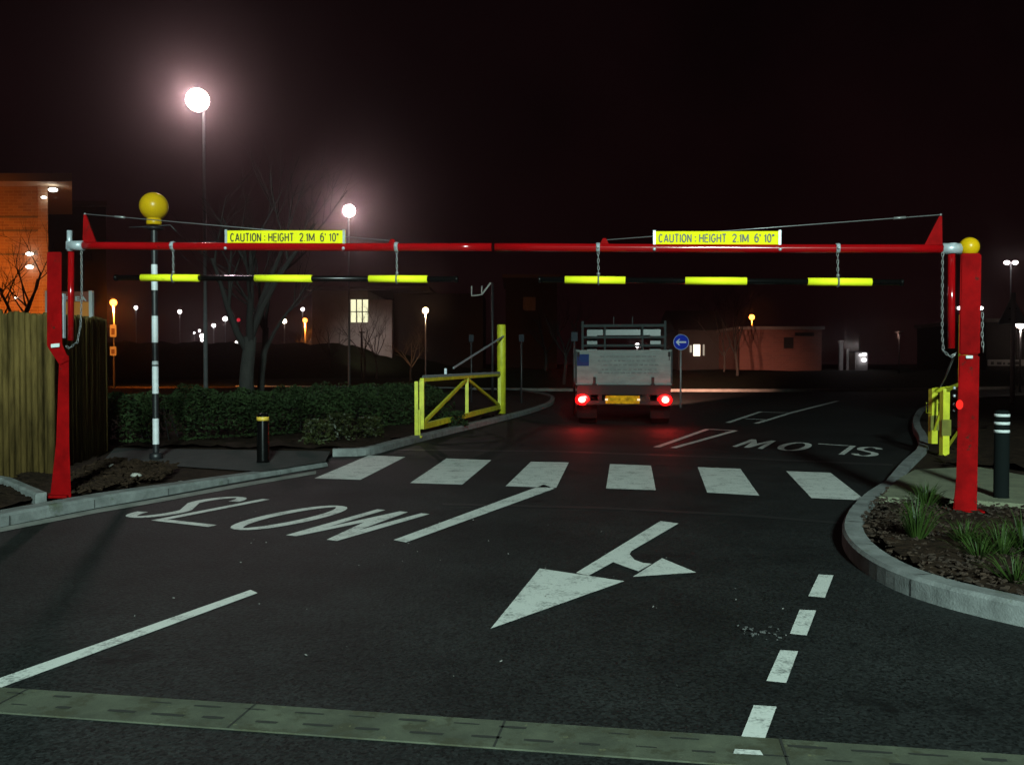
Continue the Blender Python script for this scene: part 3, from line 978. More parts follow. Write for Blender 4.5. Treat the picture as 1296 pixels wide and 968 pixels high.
# ------------------------------------------------------------------ belisha beacon
by = 12.0
bc = P(197.5, 577, by)
root = empty('beacon_pole', (bc.x, by, .08), 'black and white banded crossing beacon pole topped with an amber globe', 'crossing beacon')
def zz(py): return P(197, py, by).z
bands = [(577, 562, 0), (562, 529.5, 1), (529.5, 498, 0), (498, 463.5, 1), (463.5, 461.5, 0), (461.5, 457, 1), (457, 433.5, 0), (433.5, 400, 1), (400, 367.5, 0), (367.5, 335, 1), (335, 289, 0)]
mb = MB()
n = 18
prev = None
for y0, y1, w in bands:
    ring = prev or [mb.bm.verts.new((bc.x + .042 * math.cos(2 * math.pi * k / n), by + .042 * math.sin(2 * math.pi * k / n), max(zz(y0), .05))) for k in range(n)]
    nxt = [mb.bm.verts.new((v.co.x, v.co.y, zz(y1))) for v in ring]
    for k in range(n):
        f = mb.bm.faces.new((ring[k], ring[(k + 1) % n], nxt[(k + 1) % n], nxt[k])); f.smooth = True; f.material_index = w
    prev = nxt
mb.build('banded_pole', [M_poleB, M_poleW], root)
mb = MB(); mb.lathe([(.085, .04), (.085, .13), (.05, .15)], (bc.x, by, 0), 16); mb.build('base_collar', M_poleB, root)
mb = MB(); mb.lathe([(.05, -.02), (.13, 0), (.13, .012), (.055, .04)], (bc.x, by, zz(290)), 18); mb.build('globe_collar', M_poleB, root)
mb = MB(); mb.sphere((bc.x, by, zz(261.5)), .188, 28); mb.lathe([(.095, 0), (.10, .03), (.09, .11)], (bc.x, by, zz(285)), 20)
mb.build('globe', M_amber, root)
mb = MB()
mb.tube([(bc.x - .34, by, zz(288)), (bc.x - .1, by, zz(287)), (bc.x + .22, by, zz(285)), (bc.x + .3, by + .0, zz(293))], .008, 6)
mb.build('bracket', M_darkmetal, root)

# bollards
p = G(333, 585, .06)
root = empty('bollard', (p.x, p.y, .06), 'black bollard with one amber reflective band in front of the hedge', 'bollard')
h = P(333, 523, p.y).z - .06
mb = MB(); mb.lathe([(.085, 0), (.08, .03), (.078, h - .05), (.07, h - .015), (.045, h)], (p.x, p.y, .06), 18); mb.build('body', M_black, root)
mb = MB(); zb = P(333, 532, p.y).z; mb.lathe([(.0805, 0), (.0805, .05)], (p.x, p.y, zb), 18); mb.build('reflective_band', mat('amber_band', (.75, .48, .06), .4), root)
p = G(1267, 629, .12)
root = empty('bollard', (p.x, p.y, .11), 'slim dark bollard with three white bands beside the red post', 'bollard')
h = P(1267, 519, p.y).z - .11
mb = MB(); mb.lathe([(.07, 0), (.066, .03), (.064, h - .05), (.06, h - .012), (.04, h)], (p.x, p.y, .11), 18); mb.build('body', mat('bollard_plastic', (.006, .008, .008), .9, spec=.05), root)
for yb in (525.5, 535.5, 545.5):
    mb = MB(); mb.lathe([(.0665, -.013), (.0665, .013)], (p.x, p.y, P(1267, yb, p.y).z), 18); mb.build('white_band', M_white, root)

# ------------------------------------------------------------------ yellow gates
def gate_left():
    near = V2((534 - CX) / FPX * 15.6, 15.6); far = V2((634.5 - CX) / FPX * 22.9, 22.9)
    root = empty('swing_gate', (far.x, far.y, .1), 'open yellow steel gate with triangular bracing and a tall hinge post by the hedge', 'gate', 'yellow road gates')
    d = (far - near).normalized()
    mb = MB()
    pp = far + V2(0.0, .18)
    mb.tube([pp + Vector((0, 0, .05)), pp + Vector((0, 0, 2.34)), pp + Vector((0, 0, 2.36))], [.115, .115, .10], 18)
    mb.build('hinge_post', M_gate, root)
    zt, zb = 1.06, .20
    mb = MB()
    A, Bf = near, far - d * .25
    mb.bar(A + Vector((0, 0, zb)), A + Vector((0, 0, zt)), .12, .08, (1, 0, 0)); mb.build('end_stile', M_gate, root)
    mb = MB(); mb.bar(Bf + Vector((0, 0, zb)), Bf + Vector((0, 0, zt)), .10, .08, (1, 0, 0)); mb.build('hinge_stile', M_gate, root)
    mb = MB(); mb.bar(A + Vector((0, 0, zb + .04)), Bf + Vector((0, 0, zb + .04)), .08, .10); mb.build('bottom_rail', M_gate, root)
    mb = MB(); mb.bar(A + Vector((0, 0, zt)), Bf + Vector((0, 0, zt)), .07, .06); 
    mb.mi = 1
    nt = 46
    for i in range(nt):
        a = A.lerp(Bf, (i + .5) / nt)
        mb.bar(a + Vector((0, 0, zt + .032)), a + d * .06 + Vector((0, 0, zt + .075)), .05, .02)
    mb.build('toothed_top_rail', [M_gate, M_chain], root)
    mid = P(591, 500, 1); 
    # point on leaf seen at px 591
    k = (591 - CX) / FPX
    t = (k * A.y - A.x) / ((Bf.x - A.x) - k * (Bf.y - A.y))
    Mid = A.lerp(Bf, t)
    mb = MB(); mb.bar(Mid + Vector((0, 0, zb + .05)), Mid + Vector((0, 0, zt)), .09, .07, (1, 0, 0)); mb.build('mid_stile', M_gate, root)
    for e in (A, Bf):
        mb = MB(); mb.bar(e + Vector((0, 0, zb + .08)), Mid + Vector((0, 0, zt - .04)), .05, .06); mb.build('brace', M_gate, root)
    mb = MB(); mb.bar(pp + Vector((.06, -.1, 2.06)), P(574, 465.5, 19.0), .03, .035)
    q = P(564, 476, 18.3); mb.bar(q, q + Vector((0, 0, .16)), .05, .05, (1, 0, 0)); mb.build('stay_rod', M_galv, root)
    # stop post next to the free end
    sp = V2((527 - CX) / FPX * 15.35, 15.35)
    r2 = empty('stop_post', (sp.x, sp.y, .08), 'short slim yellow post at the free end of the open gate', 'post')
    mb = MB(); mb.bar(sp + Vector((0, 0, .05)), sp + Vector((0, 0, 1.04)), .06, .06, (1, 0, 0)); mb.bar(sp + V2(.05, 0) + Vector((0, 0, .05)), sp + V2(.05, 0) + Vector((0, 0, .55)), .03, .03, (1, 0, 0)); mb.build('shaft', M_gate, r2)
    mb = MB(); mb.box((sp.x - .1, sp.y - .1, .07), (sp.x + .1, sp.y + .1, .10)); mb.build('foot_plate', M_gate, r2)
gate_left()
def gate_right():
    near = V2((1196 - CX) / FPX * 12.2, 12.2); far = V2(8.75, 17.2)
    root = empty('swing_gate', (far.x, far.y, .1), 'yellow steel gate swung open behind the red post, seen almost end on', 'gate', 'yellow road gates')
    A, Bf = near, far
    d = (Bf - A).normalized()
    zb, zt = .14, .98
    def upright(p, z0, z1, w, m0, name):
        mb = MB()
        mb.bar(p + Vector((0, 0, z0)), p + Vector((0, 0, z1)), w, .09, (1, 0, 0)); mb.build(name, m0, root)
    upright(A, zb - .08, zt - .02, .105, M_gate, 'end_stile')
    C = V2((1181.5 - CX) / FPX * 13.2, 13.2)
    upright(C, .16, .97, .115, M_gate, 'latch_stile')
    upright(Bf, .05, 2.3, .2, M_gate, 'hinge_post')
    mb = MB(); mb.bar(A + Vector((0, 0, zt)), Bf + Vector((0, 0, zt)), .04, .05); mb.build('top_rail', M_gate, root)
    mb = MB(); mb.bar(A + Vector((0, 0, zb)), Bf + Vector((0, 0, zb)), .03, .04); mb.build('bottom_rail', M_gate, root)
    mb = MB(); mb.bar(C + Vector((0, 0, zt - .03)), A + d * .9 + Vector((0, 0, zt)), .07, .07); mb.build('latch_rail', M_gate, root)
    mb = MB(); mb.bar(C + Vector((0, 0, .3)), A + d * .5 + Vector((0, 0, zt - .05)), .03, .03); mb.build('brace', M_gate, root)
    for a in (C,):
        z0, z1 = .62, .77
        for sx in (-1, 1):
            mb = MB(); x = a.x + sx * .125
            mb.tube([(a.x + sx * .05, a.y - .05, z1), (x, a.y - .05, z1), (x, a.y - .05, z0), (a.x + sx * .05, a.y - .05, z0)], .007, 6); mb.build('latch_hoop', M_gate, root)
    for p_ in (C, A):
        mb = MB(); mb.bar(p_ + Vector((0, -.052, .36)), p_ + Vector((0, -.052, .58)), .124, .02, (0, 1, 0)); mb.build('rusty_band', mat('worn_gate_band', (.20, .19, .02), .7, var=.4), root)
    a, b = B(1208, 449, .03), C + Vector((.1, 0, zt + .02))
    mb = MB(); mb.tube([a, a.lerp(b, .5) - Vector((0, 0, .03)), b, b - Vector((0, 0, .06))], .009, 6); mb.build('tether_cable', M_chain, root)
gate_right()

# ------------------------------------------------------------------ truck
def truck():
    D = 19.0
    c = P(789, 540, D)
    rz = -math.atan2(c.x, D)
    root = empty('flatbed_truck', (c.x, D, 0), 'grey dropside flatbed truck seen from behind with both brake lights lit', 'truck', None, rz)
    M = Matrix.Translation((c.x, D, 0)) @ Matrix.Rotation(rz, 4, 'Z')
    def T(mb, name, m, parent=root):
        for v in mb.bm.verts: v.co = M @ v.co
        return mb.build(name, m, parent)
    # local: x right, y forward, rear face at y = 0
    mb = MB(); mb.box((-1.0, .0, .90), (1.0, .035, 1.64), bev=.006)
    for z in (.905, 1.625): mb.box((-1.02, -.008, z - .012), (1.02, .0, z + .012))
    tb = T(mb, 'tailgate', M_tailboard)
    for x in (-.62, .62):
        mb = MB(); mb.box((x - .03, -.018, .87), (x + .03, -.004, 1.06), bev=.004); mb.tube([(x - .05, -.012, .895), (x + .05, -.012, .895)], .018, 10); T(mb, 'hinge', M_truckdark, tb)
    for x in (-.965, .965):
        mb = MB(); mb.box((x - .025, -.03, 1.50), (x + .025, -.004, 1.60), bev=.006); mb.bar((x, -.03, 1.52), (x, -.03, 1.42), .018, .014, (1, 0, 0)); T(mb, 'latch', M_truckdark, tb)
    mb = MB(); mb.box((-.995, -.014, 1.30), (-.74, -.004, 1.55)); T(mb, 'blue_panel', M_truckblue, tb)
    mb = MB()
    rnd = random.Random(12)
    for k, z in enumerate((1.50, 1.41, 1.32, 1.22, 1.15)):
        x = -.55 + rnd.uniform(0, .12)
        while x < .7:
            w = rnd.uniform(.04, .11)
            mb.box((x, -.010, z - .016), (x + w, -.004, z + .016)); x += w + rnd.uniform(.02, .05)
    T(mb, 'faded_smudges', mat('faded_ink', (.078, .088, .084), .6, var=.5, scale=14), tb)
    for s in (-1, 1):
        mb = MB(); mb.box((s * 1.0 - .03, 0.05, .90), (s * 1.0 + .03, 3.3, 1.30), bev=.006); T(mb, 'side_board', M_truckgrey)
        mb = MB(); mb.box((s * 1.0 - .035, 0.04, .88), (s * 1.0 + .035, .11, 1.66), bev=.006); T(mb, 'corner_post', M_truckgrey)
    mb = MB(); mb.box((-1.0, .05, .80), (1.0, 3.35, .90)); T(mb, 'bed_floor', M_truckgrey)
    mb = MB(); mb.box((-1.0, -.03, .68), (1.0, .06, .885), bev=.008); T(mb, 'rear_beam', M_truckdark)
    mb = MB(); mb.box((-.95, -.05, .47), (.95, .02, .55), bev=.006)
    for s in (-.5, .5): mb.box((s - .04, .0, .5), (s + .04, .06, .8))
    T(mb, 'underrun_bar', M_truckdark)
    for s in (-.35, .35):
        mb = MB(); mb.box((s - .05, .1, .62), (s + .05, 5.2, .80)); T(mb, 'chassis_rail', M_truckdark)
    for s in (-1, 1):
        mb = MB(); mb.box((s * .865 - .165, -.03, .455), (s * .865 + .165, .0, .70), bev=.012); T(mb, 'light_housing', M_truckdark)
        mb = MB(); mb.sphere((s * .875, -.035, .575), .15, 20, (1.1, .18, .85))
        hs = T(mb, 'light_cluster', mat('red_lens', (.35, .01, .01), .25, emit=(1, .005, .008), estr=.55))
        mb = MB(); mb.sphere((s * .885, -.068, .575), .078, 16, (1, .35, .85)); T(mb, 'brake_lamp', glow('brake_glow', (1.0, .075, .055), 26), hs)
        point(M @ Vector((s * .89, -.20, .565)), 17, (1, .02, .02), .06)
    mb = MB(); mb.box((-.38, -.075, .49), (.34, -.055, .665), bev=.006); pl_ = T(mb, 'number_plate', M_plate)
    for s in (-.36, .32):
        mb = MB(); mb.box((s - .03, -.11, .56), (s + .03, -.09, .60)); T(mb, 'plate_lamp', glow('plate_lamp_glow', (1, .8, .5), 1.2), pl_)
    mb = MB()
    def wheel(x, y, w):
        mb = MB(); prof = [(.20, -w / 2), (.33, -w / 2), (.35, -w / 2 + .03), (.35, w / 2 - .03), (.33, w / 2), (.20, w / 2)]
        mb.lathe(prof, n=24)
        for v in mb.bm.verts: v.co = Vector((v.co.z + x, v.co.x + y, v.co.y + .35))
        wh = T(mb, 'wheel', M_tyre)
        mb = MB(); mb.lathe([(.19, -w / 2 + .01), (.19, w / 2 - .01)], n=20)
        for v in mb.bm.verts: v.co = Vector((v.co.z + x, v.co.x + y, v.co.y + .35))
        T(mb, 'hub', M_truckgrey, wh)
    for x, y, w in ((-.80, 1.0, .40), (.80, 1.0, .40), (-.85, 4.35, .2), (.85, 4.35, .2)): wheel(x, y, w)
    for s in (-1, 1):
        mb = MB(); mb.box((s * .8 - .22, .48, .15), (s * .8 + .22, .50, .60)); T(mb, 'mud_flap', M_tyre)
    # headboard ladder rack
    y = 3.35
    mb = MB()
    for x in (-1.03, 1.03): mb.box((x - .03, y - .03, .9), (x + .03, y + .03, 2.42), bev=.004)
    for z, hh in ((2.30, .035), (2.01, .03), (1.80, .03), (1.6, .03)): mb.box((-1.0, y - .025, z - hh), (1.0, y + .025, z + hh))
    for x in (-.47, .47): mb.box((x - .022, y - .02, .9), (x + .022, y + .02, 2.27))
    for x in (-.25, .22): mb.box((x - .012, y - .02, 2.33), (x + .012, y + .0, 2.52))
    T(mb, 'headboard', M_truckgrey)
    # cab, with real openings for the rear window and the windscreen
    mb = MB()
    y0, y1 = 3.62, 5.6
    w = .93
    mb.box((-w, y0, .55), (w, y0 + .05, 1.58)); mb.box((-w, y0, 2.07), (w, y0 + .05, 2.24))
    for s in (-1, 1): mb.box((s * .80 - .13, y0, 1.58), (s * .80 + .13, y0 + .05, 2.07))
    for s in (-1, 1):
        mb.prism([Vector((s * w, y0 + .05, .55)), Vector((s * w, y1, .55)), Vector((s * w, y1 - .15, 1.2)), Vector((s * w, y0 + .05, 1.3))], (-s * .04, 0, 0))
        mb.prism([Vector((s * w, y0 + .05, 1.3)), Vector((s * w, y0 + .25, 1.3)), Vector((s * (w - .06), y0 + .25, 2.2)), Vector((s * (w - .06), y0 + .05, 2.2))], (-s * .04, 0, 0))
        mb.bar((s * (w - .05), y1 - .2, 1.2), (s * (w - .12), y1 - .75, 2.2), .07, .07)
    mb.box((-w + .04, y0 + .05, 2.18), (w - .04, y1 - .75, 2.25), bev=.02)
    mb.box((-w, y1 - .16, .55), (w, y1 + .02, 1.2), bev=.03)
    mb.prism([Vector((-w + .03, y1, .6)), Vector((-w + .03, y1 + .75, .6)), Vector((-w + .03, y1 + .7, 1.0)), Vector((-w + .03, y1, 1.2))], (2 * w - .06, 0, 0))
    T(mb, 'cab', M_cab)
    mb = MB(); mb.box((-.8, y0 + .5, .7), (.8, y0 + .62, 1.55), bev=.03); T(mb, 'seat_back', M_truckdark)
    for s in (-1, 1):
        mb = MB(); mb.box((s * 1.12 - .09, y1 - .55, 1.35), (s * 1.12 + .09, y1 - .5, 1.72), bev=.015); mb.bar((s * .9, y1 - .5, 1.55), (s * 1.05, y1 - .52, 1.55), .03, .03); T(mb, 'wing_mirror', M_truckdark)
    for s in (-1, 1):
        mb = MB(); mb.sphere((s * .7, y1 + .74, .72), .10, 14, (1.2, .4, .9))
        hl = T(mb, 'headlight', glow('headlight_glow', (1, .82, .62), 12))
        li = bpy.data.lights.new('headlight_beam', 'SPOT'); li.energy = 32000; li.color = (1, .50, .34); li.spot_size = R(21); li.spot_blend = 1.0; li.shadow_soft_size = .06
        lo = bpy.data.objects.new('headlight_beam', li); col.objects.link(lo)
        p_ = M @ Vector((s * .7, y1 + .85, .72)); q_ = M @ Vector((s * .7 + 3.2, y1 + 18, .12))
        lo.location = p_; lo.rotation_euler = (q_ - p_).to_track_quat('-Z', 'Y').to_euler()
truck()

# ------------------------------------------------------------------ signs and small posts
def round_sign():
    D = 27.0
    c = P(862, 433, D)
    root = empty('keep_left_sign', (c.x, D, 0), 'round blue sign with a white left arrow beside the truck', 'sign')
    r = 9.6 / FPX * D
    mb = MB(); mb.tube([(c.x, D, c.z), (c.x, D + .012, c.z)], r, 28); f = mb.build('disc', M_blue, root)
    mb = MB(); rim = [Vector((c.x + r * math.cos(a), D - .002, c.z + r * math.sin(a))) for a in [2 * math.pi * i / 28 for i in range(29)]]
    mb.tube(rim, .012, 6, caps=False); mb.build('rim', mat('sign_rim', (.25, .32, .5), .4), root)
    mb = MB(); s = r
    pts = [(-.72, 0), (-.28, .42), (-.12, .42), (-.36, .11), (.66, .11), (.66, -.11), (-.36, -.11), (-.12, -.42), (-.28, -.42)]
    mb.prism([Vector((c.x + u * s, D - .004, c.z + v * s)) for u, v in pts], (0, .003, 0)); mb.build('arrow', M_white, root)
    mb = MB(); mb.tube([(c.x, D + .045, 0), (c.x, D + .045, c.z + .1)], .03, 10); mb.build('post', M_steelpole, root)
round_sign()
def triangle_sign():
    D = 29.0
    c = P(1281.5, 395, D)
    root = empty('triangle_sign', (c.x, D, .1), 'grey back of a triangular road sign on a thin post', 'sign')
    a = P(1281.5, 373, D); b = P(1263, 410, D); e = P(1300, 410, D)
    mb = MB(); mb.prism([a, b, e], (0, .015, 0)); mb.build('plate', mat('bare_sign_back', (.34, .40, .46), .6, spec=.3), root)
    for t in (.45, .8):
        mb = MB(); mb.box((a.x - .12, D - .03, a.z - 1.0 * t - .02), (a.x + .12, D - .005, a.z - 1.0 * t + .02)); mb.build('clip', M_signback, root)
    mb = MB(); mb.tube([(a.x, D - .06, .05), (a.x, D - .06, a.z + .05)], .075, 12); mb.build('post', M_galv, root)
triangle_sign()
for px, pyh, D, lab in ((596.5, 428, 30, 'thin dark marker post with a small head left of the tall yellow gate post'), (660, 428, 29, 'thin marker post with a small square head between the yellow gate post and the truck'), (727, 426, 23, 'pale topped marker post against the truck\'s tailgate edge')):
    h = P(px, pyh, D)
    root = empty('marker_post', (h.x, D, .05), lab, 'marker post', 'small marker posts by the junction')
    mb = MB(); mb.tube([(h.x, D, 0), (h.x, D, h.z - .06)], .03, 8); mb.build('shaft', M_darkmetal, root)
    mb = MB(); mb.box((h.x - .085, D - .03, h.z - .12), (h.x + .085, D + .02, h.z + .12), bev=.01); mb.build('head', M_signback, root)
def panel_sign():
    D = 21.0
    a = P(62, 401, D); b = P(113, 400, D); t = P(113, 369, D)
    root = empty('panel_sign', (b.x, D, .1), 'orange lit panel sign with pale lettering and a white edge post above the fence', 'sign')
    mb = MB(); mb.prism([Vector((a.x, D, b.z)), b, t, Vector((a.x, D, t.z))], (0, .05, 0)); pn = mb.build('panel', M_litpanel, root)
    mb = MB(); zc = P(100, 381, D).z; mb.prism([Vector((a.x, D - .002, P(1, 382, D).z)), Vector((b.x, D - .002, P(1, 382, D).z)), Vector((b.x, D - .002, t.z)), Vector((a.x, D - .002, t.z))], (0, -.004, 0)); mb.build('header', mat('sign_header', (.30, .10, .07), .8, spec=.1), root)
    x0 = P(95.5, 385, D)
    text_mesh('EA', (P(110, 385, D) - x0).length, .11, Vector((x0.x, D - .009, P(1, 381, D).z)), Vector((1, 0, 0)), Vector((0, 0, 1)), 'lettering', M_white, root, .03)
    x0 = P(82, 385, D)
    text_mesh('F', (P(87, 385, D) - x0).length, .11, Vector((x0.x, D - .009, P(1, 381, D).z)), Vector((1, 0, 0)), Vector((0, 0, 1)), 'lettering', M_white, root, .03)
    mb = MB(); mb.box((b.x, D - .03, .05), (b.x + .085, D + .08, t.z + .02), bev=.01); mb.build('edge_post', M_white, root)
    mb = MB(); mb.box((a.x - .08, D - .03, .05), (a.x, D + .08, t.z + .02), bev=.01); mb.build('edge_post', M_white, root)
panel_sign()

# ------------------------------------------------------------------ lamps
WHITE = (1.0, .93, .92); PINK = (1.0, .86, .84); ORANGE = (1.0, .27, .03); COOL = (.72, 1.0, .92)
def street_lamp(px, py, D, rpx, color, cname, strength, label, group='lit street lamps', power=0.0, polepx=None, base=None, cat='street lamp', flood=False):
    h = P(px, py, D)
    pp = P(polepx if polepx else px, py, D)
    r = rpx / FPX * D
    zb = base if base is not None else -.03
    root = empty('street_lamp', (pp.x, D, zb), label, cat, group)
    pr_ = max(.045, r * .16) if D < 70 else .09
    mb = MB(); mb.tube([(pp.x, D + .02, zb), (pp.x, D + .02, h.z * .5), (pp.x, D + .02, h.z - r * .5)], [pr_ * 1.3, pr_, pr_ * .75], 10); mb.build('column', M_steelpole, root)
    mb = MB()
    mb.lathe([(r * .42, r * .93), (r * .45, r * 1.0), (r * .25, r * 1.12), (r * .06, r * 1.16)], (h.x, D, h.z), 16)
    if abs(pp.x - h.x) > .02: mb.bar((pp.x, D + .02, h.z - r * .5), (h.x, D, h.z - r * .3), .05, .05)
    mb.build('canopy', M_darkmetal, root)
    mb = MB(); mb.sphere((h.x, D, h.z), r, 20)
    mb.build('lantern', glow(cname, color, strength), root)
    if power and flood:      # floodlight head turned towards the road
        point((h.x + .02, D - r * 1.1, h.z - r * .2), power, (1, .74, .76), r * .6, 75, (0, 0, 1.2), .8)
    elif power: point((h.x, D - .05, h.z - r * 1.25), power, color, max(.1, r * .5), 100, (h.x + 2.5, D + 5, 0), .5)
    return root
street_lamp(250, 127, 30.0, 14.5, PINK, 'glow_metal_halide', 8, 'tallest lamp column with a dazzling white lantern, high above the fence', power=LAMP_POWER, flood=True, polepx=257.5)
street_lamp(442, 267, 51.7, 8, PINK, 'glow_metal_halide', 8, 'second tall white street lamp seen just above the end of the yellow sign', power=LAMP_POWER, flood=True, polepx=441)
# far lamps: px, py, D, radius px, colour, strength, label, light power
far = [
 (143.5, 383, 47, 4.2, ORANGE, 'glow_sodium', 14, 'orange street lamp carrying two small signs, just right of the fence', 7000),
 (172, 389.5, 130, 2.2, WHITE, 'glow_far_white', 9, 'small white lamp between the orange lamp and the striped pole', 0),
 (227.5, 394.5, 120, 2.4, WHITE, 'glow_far_white', 9, 'white far lamp on a visible column right of the striped pole', 0),
 (285, 403.5, 125, 2.9, WHITE, 'glow_far_white', 9, 'brightest white far lamp left of the tree trunk', 0),
 (270.5, 412, 140, 2.3, WHITE, 'glow_far_white', 9, 'white far lamp lower and left of the brightest one by the tree', 0),
 (252.5, 418.5, 170, 1.5, WHITE, 'glow_far_white', 9, 'tiny white lamp above the bright low pair', 0),
 (246, 421.5, 175, 1.2, WHITE, 'glow_far_white', 9, 'faintest tiny white lamp left of the bright low pair', 0),
 (256, 425.5, 150, 3.2, WHITE, 'glow_far_white', 9, 'bright white lamp low on the bank, upper of a close pair', 0),
 (255.5, 430.5, 148, 1.7, WHITE, 'glow_far_white', 9, 'small white lamp just under the bright low one', 0),
 (317, 422, 110, 1.5, WHITE, 'glow_far_white', 9, 'small white lamp right beside the dark tree trunk, upper one', 0),
 (317, 431.5, 110, 2.0, WHITE, 'glow_far_white', 9, 'white lamp right beside the dark tree trunk, lower one', 0),
 (299, 433.5, 135, 1.6, WHITE, 'glow_far_white', 9, 'small white lamp on the bank top left of the tree trunk', 0),
 (383, 391.5, 105, 2.2, WHITE, 'glow_far_white', 9, 'white far lamp topmost on a column above the orange glow', 0),
 (397.5, 395, 120, 1.8, WHITE, 'glow_far_white', 9, 'left one of two white lamps high right of the orange glow', 0),
 (406, 395.5, 118, 2.4, WHITE, 'glow_far_white', 9, 'right one of two white lamps high right of the orange glow', 0),
 (411.5, 403, 122, 2.0, WHITE, 'glow_far_white', 9, 'white lamp below the high pair, nearest the lit window', 0),
 (386, 405.5, 98, 2.8, ORANGE, 'glow_sodium_far', 12, 'orange far lamp in the middle of the lit bare trees', 4500),
 (360, 406.5, 104, 3.0, (1, .80, .6), 'glow_warm_far', 9, 'warm white far lamp left of the lit bare trees', 0),
 (538.5, 393, 62, 4.0, (1, .68, .35), 'glow_amber', 14, 'amber street lamp standing alone right of the lit window building', 500),
 (951.5, 401.5, 72, 3.4, ORANGE, 'glow_sodium_far', 12, 'orange lamp glowing above the low brick building', 200),
 (806.5, 437, 75, 2.8, WHITE, 'glow_far_white', 9, 'white lamp seen through the truck cab window', 0),
]
for px, py, D, rp, cl, cn, st, lab, pw in far:
    street_lamp(px, py, D, rp, cl, cn, st, lab, 'lamps in the distance', power=pw)
def sign_on_pole():
    D = 46.8
    for y0, y1, lab in ((411, 426.5, 'upper of two small notices on the orange lamp column'), (438.5, 450, 'lower of two small notices on the orange lamp column')):
        a, b = P(139.2, y1, D), P(147.3, y0, D)
        root = empty('notice_plate', (a.x, D, a.z), lab, 'notice', 'notices on the orange lamp column')
        mb = MB(); mb.box((a.x, D - .02, a.z), (b.x, D, b.z), bev=.006); mb.build('plate', M_white, root)
        mb = MB(); w = b.x - a.x; hh = b.z - a.z
        mb.box((a.x + w * .25, D - .026, a.z + hh * .2), (b.x - w * .25, D - .021, b.z - hh * .3)); mb.build('dark_symbol', mat('notice_ink', (.18, .10, .08), .6), root)
sign_on_pole()
point(P(143.5, 392, 45.6), 90, ORANGE, .2)
# red traffic light
c = P(302, 405, 115)
root = empty('traffic_light', (c.x, 115, 0), 'red traffic light far off left of the tree trunk', 'traffic light')
mb = MB(); mb.tube([(c.x, 115, 0), (c.x, 115, c.z - .5)], .08, 8); mb.build('pole', M_darkmetal, root)
mb = MB(); mb.box((c.x - .2, 115.0, c.z - .9), (c.x + .2, 115.25, c.z + .35)); mb.build('housing', M_darkmetal, root)
mb = MB(); mb.sphere((c.x, 114.97, c.z), .25, 12, (1, .3, 1)); mb.build('red_lens', glow('traffic_red', (1, .03, .06), .55), root)
# twin headed lamps on the right
def twin_lamp(px, py, D, gap, rp, label, st):
    h = P(px, py, D); r = rp / FPX * D; g = gap / FPX * D
    root = empty('twin_street_lamp', (h.x, D, 0), label, 'street lamp', 'twin headed street lamps')
    mb = MB(); mb.tube([(h.x, D, 0), (h.x, D, h.z + r * .2)], .07, 10); mb.bar((h.x - g, D, h.z + r * .3), (h.x + g, D, h.z + r * .3), .06, .06); mb.build('column', M_steelpole, root)
    for s in (-1, 1):
        mb = MB(); mb.sphere((h.x + s * g, D, h.z), r, 14, (1.15, .8, .8)); mb.build('lamp_head', glow('glow_twin', WHITE, st), root)
twin_lamp(1279.5, 332.5, 95, 5.2, 3.2, 'small twin headed white lamp high above the triangular sign', 9)
twin_lamp(1228, 390, 46, 13.4, 2.6, 'twin headed lamp hidden behind the red post, a bright head showing on each side', 9)
street_lamp(1292, 410, 42, 6, (1, .88, .75), 'glow_edge', 12, 'bright lamp at the picture edge just right of the triangular sign post', 'lamps in the distance', power=100)
# lamp column behind the viewer which lights the barrier and the foreground
FL = Vector((1.6, -15.0, 9.2))
root = empty('street_lamp', (FL.x + .3, FL.y - .4, 0), 'tall white lamp column standing behind the viewpoint', 'street lamp')
mb = MB(); mb.tube([(FL.x + .3, FL.y - .4, 0), (FL.x + .3, FL.y - .4, FL.z)], [.12, .07], 12); mb.bar((FL.x + .3, FL.y - .4, FL.z), (FL.x, FL.y, FL.z + .15), .06, .06); mb.build('column', M_steelpole, root)
mb = MB(); mb.lathe([(.33, .12), (.35, .16), (.2, .32), (.05, .36)], FL, 18); mb.build('canopy', M_darkmetal, root)
mb = MB(); mb.lathe([(.1, .02), (.3, .05), (.31, .118)], FL, 18); mb.build('lantern', glow('glow_metal_halide', PINK, 60), root)
point(FL - Vector((0, 0, .1)), FRONT_POWER, COOL, 1.0, 48, (0.2, 3.0, 0), .30)

